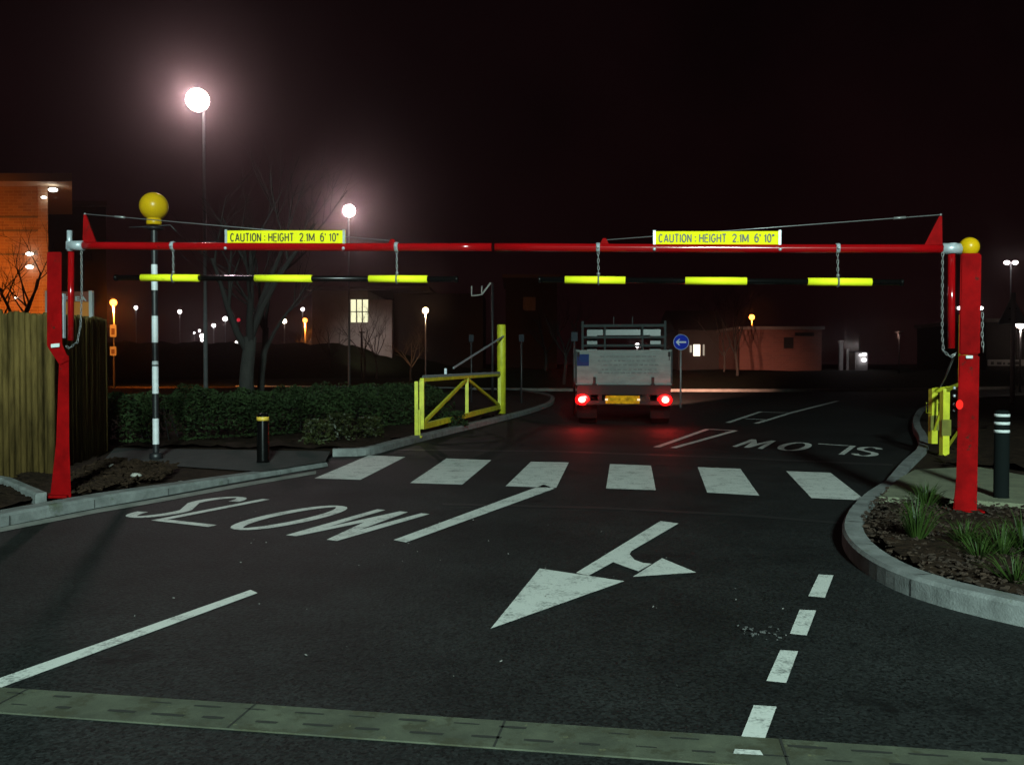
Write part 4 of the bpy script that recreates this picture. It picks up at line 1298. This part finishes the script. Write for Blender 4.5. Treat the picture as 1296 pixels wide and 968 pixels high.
# ------------------------------------------------------------------ buildings
def wall_box(mb, lo, hi): mb.box(lo, hi)
def lit_building_left():
    D = 44.0
    c = P(60, 240, D)
    zt = P(60, 236, D).z
    root = empty('brick_building', (c.x - 8, D + 6, 0), 'orange lit brick building with a flat overhanging roof at the left edge', 'building')
    xr = P(62, 300, D).x
    def along(x, y0, dy):        # the side wall runs straight away from the junction
        return x * (y0 + dy) / y0
    def block(x0, x1, y0, dy, z0, z1):
        mb = MB(); mb.prism([Vector((x0, y0, z0)), Vector((x1, y0, z0)), Vector((along(x1, y0, dy), y0 + dy, z0)), Vector((along(x0, y0, dy), y0 + dy, z0))], (0, 0, z1 - z0)); return mb
    block(xr - 22, xr - .5, D, 8, -.03, zt).build('wall', M_orangewall, root)
    block(xr - .497, xr, D - .08, 8, -.03, zt).build('corner_pier', brick_mat('pier_brick', (.40, .24, .15), (.30, .17, .10), (.4, .33, .27)), root)
    z1 = P(92, 222, D - 1.2).z
    block(xr - 23, P(91, 230, D - 1.2).x, D - 1.2, 9.5, zt + .003, z1 + .1).build('roof', mat('canopy_board', (.40, .30, .22), .8), root)
    for yb in (275, 292, 322):
        mb = MB(); z = P(30, yb, D).z; mb.box((xr - 22, D - .04, z - .04), (xr - .51, D - .003, z + .04)); mb.build('string_course', M_roof, root)
    for px, py, r in ((37.5, 321.5, 4), (37.5, 338, 4), (20.5, 377, 2)):
        p = P(px, py, D - .25); mb = MB(); mb.sphere(p, r / FPX * D, 12, (1.2, .8, .6)); mb.build('wall_light', glow('glow_wall', (1, .92, .82), 6), root)
    for px, py, r in ((67, 240.5, 5), (55.5, 250, 3)):
        p = P(px, py, D - .3); mb = MB(); mb.sphere(p, r / FPX * D, 12, (1.2, .8, .5)); mb.build('floodlight', glow('glow_flood', (1, 1, .86), 7), root)
lit_building_left()
def wing_building():
    D = 58.0
    a = P(58, 262, D); b = P(185, 268, D)
    root = empty('dark_wing', (a.x, D, 0), 'dark brown building wing behind the red post, with a pale roof edge', 'building')
    bx = P(134, 268, D).x
    f = (D + 9) / D
    mb = MB(); mb.prism([Vector((a.x, D, -.03)), Vector((bx, D, -.03)), Vector((bx * f, D + 9, -.03)), Vector((a.x * f, D + 9, -.03))], (0, 0, a.z + .03)); mb.build('wall', M_darkwall, root)
    mb = MB(); mb.prism([Vector((a.x - .3, D - .5, a.z + .003)), Vector((bx + .3, D - .5, a.z + .003)), Vector((bx * f, D + 9, a.z + .003)), Vector((a.x * f, D + 9, a.z + .003))], (0, 0, .3)); mb.build('roof', mat('dim_roof_edge', (.10, .09, .085), .8), root)
    for k in range(2):
        p, q = P(82 + k * 22, 330, D), P(94 + k * 22, 290, D)
        mb = MB(); mb.box((p.x, D - .05, p.z), (q.x, D - .004, q.z)); mb.build('window', M_darkglass, root)
wing_building()
def lit_hall():
    D = 88.0
    a = P(395, 437, D); b = P(496, 384, D)
    zt = P(450, 368, D).z
    root = empty('pale_hall', (b.x, D, 0), 'pale walled hall with one brightly lit window behind bare trees', 'building')
    wx0, wx1 = P(442, 0, D).x, P(464.5, 0, D).x
    wz0, wz1 = P(0, 408, D).z, P(0, 379, D).z
    mb = MB()
    mb.box((a.x, D, 0), (wx0, D + 12, zt)); mb.box((wx1, D, 0), (b.x, D + 12, zt - .9)); mb.box((wx0, D, 0), (wx1, D + 12, wz0)); mb.box((wx0, D, wz1), (wx1, D + 12, zt)); mb.build('wall', M_panelwall, root)
    mb = MB(); mb.box((wx0, D + .25, wz0), (wx1, D + .3, wz1)); w = mb.build('lit_window', glow('window_glow', (1.0, .98, .62), 1.15), root)
    mb = MB()
    for t in (.33, .66): mb.box((wx0 + (wx1 - wx0) * t - .05, D + .1, wz0), (wx0 + (wx1 - wx0) * t + .05, D + .2, wz1))
    mb.box((wx0, D + .1, wz0 + (wz1 - wz0) * .45), (wx1, D + .2, wz0 + (wz1 - wz0) * .45 + .08)); mb.build('window_bars', M_darkmetal, w)
    mb = MB(); mb.box((a.x - .4, D - 1.0, zt + .003), (b.x + 3.8, D + 12, zt + .35)); mb.build('roof', M_roof, root)
    mb = MB(); mb.box((b.x + .003, D + 1.0, 0), (b.x + 9, D + 11, zt - .2)); mb.build('annex_wall', M_darkwall, root)
    p = Vector((b.x - 2.2, D - 5.0, 4.4))
    mb = MB(); mb.tube([(p.x, p.y, 0), (p.x, p.y, 4.2)], .06, 8); mb.bar((p.x, p.y, 4.2), (p.x, p.y + .4, 4.25), .05, .05); mb.box((p.x - .25, p.y + .3, 4.2), (p.x + .25, p.y + .6, 4.35)); mb.build('floodlight', M_darkmetal, root)  # floodlight on a mast, added to brighten the hall wall
    point((p.x, p.y + .45, 4.12), 300, (1, .86, .80), .2, 120, (p.x + .4, D, 2.6))
lit_hall()
def low_building():
    D = 60.0
    a = P(936, 468, D); b = P(1040, 417, D)
    root = empty('low_brick_building', (a.x, D, 0), 'low reddish brick building with a flat roof on the far verge', 'building')
    mb = MB(); mb.box((a.x, D, 0), (b.x, D + 9, b.z)); mb.build('wall', M_redwall, root)
    mb = MB(); mb.box((a.x - .2, D - .25, b.z + .003), (b.x + .12, D + 9, b.z + .2)); mb.build('roof', M_roof, root)
    for x0, x1, y0, y1 in ((992, 1004, 441, 427), (1006, 1030, 425.5, 421)):
        p, q = P(x0, y0, D), P(x1, y1, D); mb = MB(); mb.box((p.x, D - .04, p.z), (q.x, D - .004, q.z)); mb.build('window', M_darkglass, root)
    q = Vector((b.x + 2.2, D - 7.0, 3.2))
    mb = MB(); mb.tube([(q.x, q.y, 0), (q.x, q.y, 3.2)], .05, 8); mb.box((q.x - .2, q.y - .1, 3.2), (q.x + .2, q.y + .15, 3.3)); mb.build('floodlight', M_darkmetal, root)
    point((q.x - .1, q.y + .1, 3.1), 12, (1, .60, .48), .15)
low_building()
def window_house():
    D = 66.0
    a = P(858, 475, D); b = P(918, 418, D)
    root = empty('dark_house', (a.x, D, 0), 'dark house with one lit window, right of the blue arrow sign', 'building')
    mb = MB(); mb.box((a.x, D, 0), (b.x, D + 8, b.z)); mb.build('wall', M_darkwall, root)
    mb = MB(); mb.prism([Vector((a.x - .3, D - .3, b.z + .01)), Vector((a.x - .3, D + 8.3, b.z + .01)), Vector((a.x - .3, D + 4, b.z + 1.7))], (b.x - a.x + .6, 0, 0)); mb.build('roof', M_darkmetal, root)
    for x0, x1, y0, y1, st in ((877.5, 886, 450.5, 436, 2.2), (873, 875.5, 446, 437, .5), (889.5, 891.5, 450, 436, .4)):
        p, q = P(x0, y0, D), P(x1, y1, D); mb = MB(); mb.box((p.x, D - .05, p.z), (q.x, D - .004, q.z)); mb.build('lit_window', glow('house_window_%d' % int(st * 10), (1, .86, .66), st), root)
window_house()
def kiosk():
    D = 64
    a = P(1082, 461, D); b = P(1098, 446, D)
    root = empty('lit_kiosk', (a.x, D, 0), 'small kiosk with glaring white lights far right of the brick building', 'kiosk')
    mb = MB(); mb.box((a.x, D, 0), (b.x, D + 1.5, b.z)); mb.build('body', M_panelwall, root)
    mb = MB(); mb.box((a.x - .1, D - .3, b.z + .003), (b.x + .1, D + 1.6, b.z + .1)); mb.tube([(a.x + .5, D + .5, b.z), (a.x + .5, D + .5, b.z + 1.2)], .03, 6); mb.build('roof', M_darkmetal, root)
    for x, y, r in ((1094, 448.5, 2.6), (1093.5, 455.5, 3.0), (1089, 449.5, 1.6)):
        mb = MB(); mb.sphere(P(x, y, D - .2), r / FPX * D, 12, (1.2, .4, .8)); mb.build('lamp', glow('glow_kiosk', (.97, .95, 1), 4), root)
    for px, y0, y1, wpx, lab in ((1064, 431, 460, 4.5, 'pale upright pillar left of the lit kiosk'), (1072.5, 441, 460, 2.6, 'short pale post between the pillar and the lit kiosk')):
        p, q = P(px, y1, D - 3), P(px, y0, D - 3)
        r2 = empty('pale_pillar', (p.x, D - 3, 0), lab, 'pillar')
        w = wpx / FPX * D / 2
        mb = MB(); mb.box((p.x - w, D - 3 - w, 0), (p.x + w, D - 3 + w, q.z - .15), bev=.01); mb.build('shaft', M_panelwall, r2)
        mb = MB(); mb.box((p.x - w * 1.25, D - 3 - w * 1.25, q.z - .147), (p.x + w * 1.25, D - 3 + w * 1.25, q.z), bev=.01); mb.build('cap', M_panelwall, r2)
    point((P(1080, 440, D - 6).x, D - 5.5, 2.6), 25, (.95, .95, 1), .1)
kiosk()
def far_block():
    D = 85
    a = P(640, 470, D); b = P(705, 352, D)
    root = empty('dim_office_block', (a.x, D, 0), 'dim tall office block behind the yellow gate post', 'building')
    mb = MB(); mb.box((a.x, D, 0), (b.x, D + 12, b.z)); mb.build('wall', M_darkwall, root)
    p, q = P(662, 393, D), P(678, 376, D); mb = MB(); mb.box((p.x, D - .06, p.z), (q.x, D - .004, q.z)); mb.build('window', mat('pale_blind', (.2, .19, .18), .8), root)
    mb = MB(); mb.box((a.x - .3, D - .5, b.z + .003), (b.x + .3, D + 12, b.z + .3)); mb.build('roof', M_roof, root)
far_block()
def right_shed():
    D = 70
    a = P(1248, 480, D); b = P(1330, 408, D)
    root = empty('long_shed', (a.x, D, 0), 'long dark shed with a pale hoarding strip behind the triangular sign', 'building')
    mb = MB(); mb.box((a.x, D, 0), (b.x + 12, D + 12, b.z)); mb.build('wall', M_darkwall, root)
    mb = MB(); mb.box((a.x - .3, D - .5, b.z + .003), (b.x + 12, D + 12, b.z + .3)); mb.build('roof', M_roof, root)
    p, q = P(1254, 463, D - .5), P(1296 + 60, 455, D - .5)
    mb = MB(); mb.box((p.x, D - .12, p.z), (q.x, D - .004, q.z)); hb = mb.build('hoarding', M_panelwall, root)
    mb = MB(); rnd = random.Random(3); x = p.x + .2
    while x < q.x - .3:
        w = rnd.uniform(.15, .5); mb.box((x, D - .135, p.z + .1), (x + w, D - .122, q.z - rnd.uniform(.08, .25))); x += w + rnd.uniform(.1, .5)
    mb.build('dark_patches', M_darkmetal, hb)
    point((p.x + 2.5, D - 3, 3.4), 40, (1, .85, .7), .2)
right_shed()
# steel bracket frame on a dark mast behind the bar gap
c = P(605, 374, 34)
root = empty('bracket_mast', (c.x, 34, 0), 'dark mast carrying a pale U shaped bracket above the tall yellow gate post', 'mast')
mb = MB(); mb.tube([(c.x + .55, 34.1, 0), (c.x + .55, 34.1, P(0, 358, 34).z)], .05, 10); mb.build('mast', M_darkmetal, root)
mb = MB(); pts = [P(597, 362, 34), P(597, 374.5, 34), P(609.5, 373, 34), P(610, 362, 34)]
mb.tube(pts, .03, 6); mb.tube([P(609.5, 373, 34), P(621, 358, 34)], .04, 6); mb.build('bracket', mat('pale_bracket', (.7, .66, .62), .5), root)
# far car with lit lamps
def far_car():
    D = 128
    c = P(401, 438, D)
    root = empty('parked_car', (c.x, D, 2.6), 'tiny far car with a white headlight and a red tail light on the bank road', 'car')
    mb = MB()
    prof = [(-2.1, .3), (-2.1, .85), (-1.3, .95), (-.75, 1.45), (.75, 1.45), (1.3, .95), (2.1, .8), (2.1, .3)]
    z0 = c.z - .3
    mb.prism([Vector((c.x + u, D, z0 + v)) for u, v in prof], (0, 1.7, 0)); mb.build('body', M_darkmetal, root)
    for u in (-1.3, 1.3):
        mb = MB(); mb.tube([(c.x + u, D - .02, z0 + .32), (c.x + u, D + .2, z0 + .32)], .32, 12); mb.build('wheel', M_tyre, root)
    mb = MB(); mb.sphere(P(397.5, 433.5, D - .1), .25, 10); mb.build('headlight', glow('glow_far_white', WHITE, 9), root)
    mb = MB(); mb.sphere(P(405, 434, D - .1), .22, 10); mb.build('tail_light', glow('glow_far_pink', (1, .45, .38), 2.5), root)
far_car()

# ------------------------------------------------------------------ bare winter trees
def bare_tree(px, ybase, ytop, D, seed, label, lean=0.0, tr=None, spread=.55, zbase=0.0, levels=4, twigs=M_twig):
    rnd = random.Random(seed)
    base = P(px, ybase, D); base.z = zbase
    H = P(px, ytop, D).z - zbase
    tr = tr or H * .02
    root = empty('bare_tree', base, label, 'tree', 'bare winter trees')
    fork = H * rnd.uniform(.28, .38)
    mt, mc = MB(), MB()
    pts, rad = [], []
    for i in range(7):
        t = i / 6
        pts.append(base + Vector((lean * t * H + .04 * H * .2 * math.sin(t * 5 + seed), rnd.uniform(-.02, .02), fork * t)))
        rad.append(tr * (1.25 if i == 0 else 1.0) * (1 - .25 * t))
    mt.tube(pts, rad, 10)
    mt.build('trunk', M_bark, root)
    def branch(p, d, L, r, lev):
        n = 4
        q = [p]; rr = [r]
        dd = d.copy()
        for i in range(n):
            dd = (dd + Vector((rnd.uniform(-.16, .16), rnd.uniform(-.16, .16), rnd.uniform(-.02, .16)))).normalized()
            q.append(q[-1] + dd * L / n); rr.append(r * (1 - .16 * (i + 1)))
        mc.tube(q, rr, 5 if lev > 1 else 3, caps=False)
        if lev <= 0: return
        for k in range(rnd.randint(3, 4)):
            t = rnd.uniform(.35, 1.0)
            idx = min(int(t * n), n - 1)
            o = q[idx].lerp(q[idx + 1], t * n - idx)
            az = rnd.uniform(0, 6.28)
            side = dd.orthogonal().normalized()
            side.rotate(Quaternion(dd, az))
            nd = (dd * .75 + side * spread * rnd.uniform(.6, 1.3) + Vector((0, 0, .12))).normalized()
            branch(o, nd, L * rnd.uniform(.5, .72), max(rr[idx] * .55, .004), lev - 1)
    top = pts[-1]
    m = rnd.randint(4, 5)
    for k in range(m):
        az = 6.28 * k / m + rnd.uniform(-.4, .4)
        nd = Vector((math.cos(az) * spread, math.sin(az) * spread, 1.0)).normalized()
        branch(top - Vector((0, 0, fork * rnd.uniform(0, .25))), nd, (H - fork) * rnd.uniform(.45, .62), tr * .55, levels - 1)
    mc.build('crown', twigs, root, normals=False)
bare_tree(315, 487, 150, 18.5, 21, 'large bare tree with a thick grey trunk rising behind the hedge', .0, .17, .5)
bare_tree(331, 487, 215, 20.5, 22, 'darker slimmer bare tree just right of the thick grey trunk', .01, .09, .5)
bare_tree(20, 470, 262, 33, 23, 'bare tree branching dark against the orange lit brick building', .0, .14, .8)
bare_tree(461, 446, 372, 74, 24, 'bare tree in front of the lit window of the pale hall', .0, .10, .7)
bare_tree(476, 446, 380, 77, 25, 'bare tree against the pale hall wall right of its window', .0, .09, .7)
bare_tree(378, 440, 388, 101, 26, 'bare tree glowing orange around the far lamp, left one', .0, .12, .9, twigs=mat('lit_twigs', (.16, .13, .10), .9))  # paler twig colour carries the lamplight on these crowns
bare_tree(393, 440, 392, 103, 27, 'bare tree glowing orange around the far lamp, right one', .0, .12, .9, twigs=mat('lit_twigs', (.16, .13, .10), .9))
bare_tree(520, 470, 405, 68, 28, 'bushy bare tree dimly lit under the amber lamp', .0, .10, .9, twigs=mat('lit_twigs', (.16, .13, .10), .9))
bare_tree(715, 475, 352, 46, 29, 'dim bare tree standing left of the truck', .0, .10, .7)
bare_tree(690, 475, 340, 55, 30, 'faint bare tree between the gate post and the truck', .0, .10, .7)
bare_tree(932, 478, 330, 50, 31, 'slim bare tree in the dark right of the lit house window', .0, .09, .6)
bare_tree(916, 478, 345, 53, 36, 'thin pale stemmed tree nearest the lit house window', .0, .07, .6)
bare_tree(240, 440, 392, 100, 32, 'low bare tree behind the white lamps right of the striped pole', .0, .11, .9)
bare_tree(418, 446, 388, 84, 33, 'dark bare tree at the left end of the pale hall', .0, .10, .8)
bare_tree(962, 470, 398, 80, 37, 'bare tree lit orange above the roof of the low brick building', .0, .12, .9, twigs=mat('lit_twigs', (.16, .13, .10), .9))

# ------------------------------------------------------------------ planting
def leaves(name, m, n, sampler, size, seed, parent=None):
    rnd = random.Random(seed)
    verts, faces = [], []
    for i in range(n):
        c = sampler(rnd)
        if c is None: continue
        a = Vector((rnd.gauss(0, 1), rnd.gauss(0, 1), rnd.gauss(0, .7))).normalized()
        b = a.orthogonal().normalized(); b.rotate(Quaternion(a, rnd.uniform(0, 6.28)))
        s = size * rnd.uniform(.6, 1.3)
        l, w = a * s, b * s * .42
        k = len(verts)
        verts += [c - l * .5, c + w * .5, c + l * .5, c - w * .5]
        faces.append((k, k + 1, k + 2, k + 3))
    me = bpy.data.meshes.new(name); me.from_pydata([tuple(v) for v in verts], [], faces); me.materials.append(m)
    o = bpy.data.objects.new(name, me); col.objects.link(o)
    if parent:
        o.parent = parent; o.matrix_basis = chain_matrix(parent).inverted()
    return o
def hedge(path, width, zt, label, n, seed):
    root = empty('hedge', path[0], label, 'hedge')
    tot = [(b - a).length for a, b in zip(path, path[1:])]
    def at(t):
        s = t * sum(tot)
        for (a, b), l in zip(zip(path, path[1:]), tot):
            if s <= l: return a + (b - a) * (s / l), (b - a).normalized()
            s -= l
        return path[-1], (path[-1] - path[-2]).normalized()
    def samp(rnd):
        t = rnd.random()
        p, d = at(t)
        nrm = Vector((-d.y, d.x, 0))
        bulge = .04 * math.sin(t * 41 + seed) + .03 * math.sin(t * 97) + .03 * math.sin(t * 23)
        a = rnd.uniform(-.1, math.pi + .1)
        rr = 1 - .35 * rnd.random() ** 2.2
        h = zt + bulge - .12
        lump = 1 + .06 * math.sin(t * 63 + a * 3) + .05 * math.sin(t * 151 + a * 5)
        x = math.copysign(abs(math.cos(a)) ** .6, math.cos(a)) * width / 2 * rr * lump
        z = .12 + (h) * abs(math.sin(a)) ** .6 * rr * lump * (.98 if math.sin(a) > 0 else 0.1)
        return p + nrm * x + Vector((0, 0, max(z, .06)))
    leaves('foliage', M_leaf1, n, samp, .075, seed, root)
    mb = MB(); rnd = random.Random(seed + 1)
    for i in range(110):
        p, d = at(rnd.random()); nrm = Vector((-d.y, d.x, 0))
        p = p + nrm * rnd.uniform(-.4, .4) * width; 
        q = p + Vector((rnd.uniform(-.25, .25), rnd.uniform(-.25, .25), zt * rnd.uniform(.7, 1.03)))
        mb.tube([p, p.lerp(q, .5) + Vector((rnd.uniform(-.06, .06), 0, 0)), q], [.014, .010, .004], 4)
    mb.build('stems', M_twig, root)
hedge([V2(-8.4, 14.0), V2(-6.0, 14.9), V2(-3.6, 17.3), V2(-2.2, 20.4)], 1.9, .86, 'long clipped dark green hedge behind the beacon pole and bollard', 42000, 6)
def tuft(x, y, z, h, n, m, label, seed, name='grass_tuft', cat='plant', spread=.16, wid=.004):
    rnd = random.Random(seed)
    mb = MB()
    root = empty(name, (x, y, z), label, cat)
    for i in range(n):
        az = rnd.uniform(0, 6.28); rr = rnd.random() ** .6
        b0 = Vector((x + .25 * spread * rr * math.cos(az), y + .25 * spread * rr * math.sin(az), z))
        tip = Vector((x + spread * 1.5 * rr * math.cos(az), y + spread * 1.5 * rr * math.sin(az), z + h * rnd.uniform(.5, 1.0) * (1 - .3 * rr)))
        mid = b0.lerp(tip, .55) + Vector((0, 0, h * .14))
        sd = Vector((-math.sin(az + rnd.uniform(-1, 1)), math.cos(az), 0)).normalized() * wid * rnd.uniform(.5, 1.2)
        v = [mb.bm.verts.new(p) for p in (b0 - sd, b0 + sd, mid + sd * .8, mid - sd * .8, tip)]
        mb.bm.faces.new((v[0], v[1], v[2], v[3])); mb.bm.faces.new((v[3], v[2], v[4]))
    mb.build('blades', m, root, normals=False)
    return root
for k, (px, py, h, n, lab, sp) in enumerate([
        (1160, 682, .38, 130, 'upright bright green grass clump in front of the red post', .16),
        (1172, 640, .28, 90, 'green grass clump on the edge of the pale paving by the kerb', .18),
        (1240, 705, .20, 80, 'low leafy green clump right of the big grass clump', .22),
        (1268, 700, .26, 110, 'wide grass clump in the bed below the dark bollard', .26),
        (1296, 695, .32, 130, 'tall grass clump cut by the picture edge', .28),
        (1222, 688, .22, 90, 'small sparse tuft just in front of the red post foot', .18),
        (1285, 735, .2, 80, 'sparse low tuft nearest the kerb at the picture edge', .2)]):
    p = G(px, py, .115)
    tuft(p.x, p.y, .11, h, n, M_leaf2, lab, 50 + k, spread=sp)
for k, (px, py, h, sp, lab) in enumerate([(402, 562, .38, .3, 'pale yellowish shrub left of the yellow gate'), (430, 556, .42, .34, 'leafy shrub between the hedge and the gate stop post'),
                                    (468, 553, .34, .3, 'low shrub close to the yellow stop post'), (575, 540, .3, .3, 'dark green plant growing under the yellow gate')]):
    p = G(px, py, .09)
    root = empty('shrub', (p.x, p.y, .09), lab, 'shrub')
    def samp(rnd, p=p, sp=sp, h=h):
        a = rnd.uniform(0, 6.28); r = sp * rnd.random() ** .5; z = h * rnd.random() ** .8
        return Vector((p.x + r * math.cos(a) * (1 - .4 * z / h), p.y + r * math.sin(a) * (1 - .4 * z / h), .1 + z))
    leaves('foliage', M_leaf3 if k < 3 else M_leaf1, 700, samp, .07, 70 + k, root)
    mb = MB(); rnd = random.Random(k)
    for i in range(10): mb.tube([(p.x, p.y, .07), (p.x + rnd.uniform(-sp, sp) * .8, p.y + rnd.uniform(-sp, sp) * .8, .1 + h * rnd.uniform(.6, 1))], [.01, .004], 4)
    mb.build('stems', M_twig, root)
def chips(name, poly, n, z, m, size, seed):
    rnd = random.Random(seed)
    xs = [p.x for p in poly]; ys = [p.y for p in poly]
    verts, faces = [], []
    def inside(x, y):
        c = False; j = len(poly) - 1
        for i in range(len(poly)):
            a, b = poly[i], poly[j]
            if (a.y > y) != (b.y > y) and x < (b.x - a.x) * (y - a.y) / (b.y - a.y) + a.x: c = not c
            j = i
        return c
    made = 0
    while made < n:
        x, y = rnd.uniform(min(xs), max(xs)), rnd.uniform(min(ys), max(ys))
        if not inside(x, y): continue
        made += 1
        s = size * rnd.uniform(.4, 1.5)
        Mx = Matrix.Translation((x, y, z + rnd.uniform(-.01, .025))) @ Matrix.Rotation(rnd.uniform(0, 6.28), 4, 'Z') @ Matrix.Rotation(rnd.gauss(0, .35), 4, 'X') @ Matrix.Rotation(rnd.gauss(0, .35), 4, 'Y')
        k = len(verts)
        l, w, t = s, s * rnd.uniform(.35, .7), s * .22
        for sx, sy, sz in ((-1, -1, -1), (1, -.8, -1), (.9, 1, -1), (-1, .8, -1), (-.8, -.9, 1), (.9, -.7, 1), (.8, .8, 1), (-.9, .7, 1)):
            verts.append(tuple(Mx @ Vector((sx * l / 2, sy * w / 2, sz * t / 2))))
        for f in ((0, 3, 2, 1), (4, 5, 6, 7), (0, 1, 5, 4), (1, 2, 6, 5), (2, 3, 7, 6), (3, 0, 4, 7)):
            faces.append(tuple(k + q for q in f))
    me = bpy.data.meshes.new(name); me.from_pydata(verts, [], faces); me.materials.append(m)
    o = bpy.data.objects.new(name, me); col.objects.link(o)
    return tag(o, 'loose bits scattered over the planting bed soil', 'ground litter', None, 'stuff')
o = chips('bark_chips', bedR, 11000, .118, M_chip, .03, 4); o['label'] = 'loose bark mulch covering the kerbed planting bed'
o = chips('soil_rubble', [G(90, 627, .1), G(205, 606, .1), G(225, 590, .1), G(140, 582, .1), G(90, 600, .1)], 900, .115, M_soil, .07, 8); o['label'] = 'lumps of earth around the foot of the red post by the fence'
o = chips('road_grit', [G(300, 640), G(1050, 690), G(1000, 930), G(100, 850)], 70, .002, mat('grit', (.2, .19, .18), .9), .009, 15); o['label'] = 'small pale specks of grit lying on the asphalt'
o = chips('paint_flecks', [G(932, 795), G(985, 797), G(990, 812), G(940, 808)], 45, .001, mat('scuff', (.07, .07, .068), .9), .014, 16); o['label'] = 'scuffed pale flecks on the asphalt left of the dashes'
for k, (px, py, s, z, lab) in enumerate([(172, 604, .05, .12, 'pale stone on the soil below the striped pole'), (143, 592, .045, .12, 'small pale stone in the soil right of the palisade'), (228.5, 614, .05, .0, 'pale pebble lying on the kerb line under the soil bed'), (273, 612, .03, .0, 'tiny pebble in the gutter right of the larger pebble')]):
    p = G(px, py, z)
    mb = MB(); mb.sphere((p.x, p.y, z + s * .4), s, 10, (1.2, .9, .6))
    rnd = random.Random(k)
    for v in mb.bm.verts: v.co += Vector((rnd.uniform(-.2, .2), rnd.uniform(-.2, .2), rnd.uniform(-.1, .1))) * s * .6
    tag(mb.build('stone', M_stone), lab, 'stone')

# the sodium lamp out of frame which lights the brick building
street_lamp(-60, 330, 37, 5, ORANGE, 'glow_sodium', 14, 'orange lamp column standing before the brick building', 'lamps in the distance')
point((-26.2, 35.6, 3.2), 5200, ORANGE, .3, 120, (-27.5, 44, 2.2), .9)

# ------------------------------------------------------------------ added haze for lamp bloom
if BLOOM_HAZE_DENSITY > 0:
    mb = MB(); mb.box((-75, -30, -1.1), (75, 185, 20))  # air volume added to imitate the bloom round the lamps
    hz = mb.build('haze', None)
    hm = bpy.data.materials.new('bloom_haze'); hm.use_nodes = True
    nt = hm.node_tree; nt.nodes.clear()
    o_ = nt.nodes.new('ShaderNodeOutputMaterial'); v_ = nt.nodes.new('ShaderNodeVolumePrincipled')
    v_.inputs['Color'].default_value = (1, .80, .80, 1); v_.inputs['Density'].default_value = BLOOM_HAZE_DENSITY; v_.inputs['Anisotropy'].default_value = .955
    nt.links.new(v_.outputs[0], o_.inputs['Volume'])
    hz.data.materials.clear(); hz.data.materials.append(hm)
    tag(hz, 'thin haze added to give the lamps a glow', 'haze', None, 'stuff')
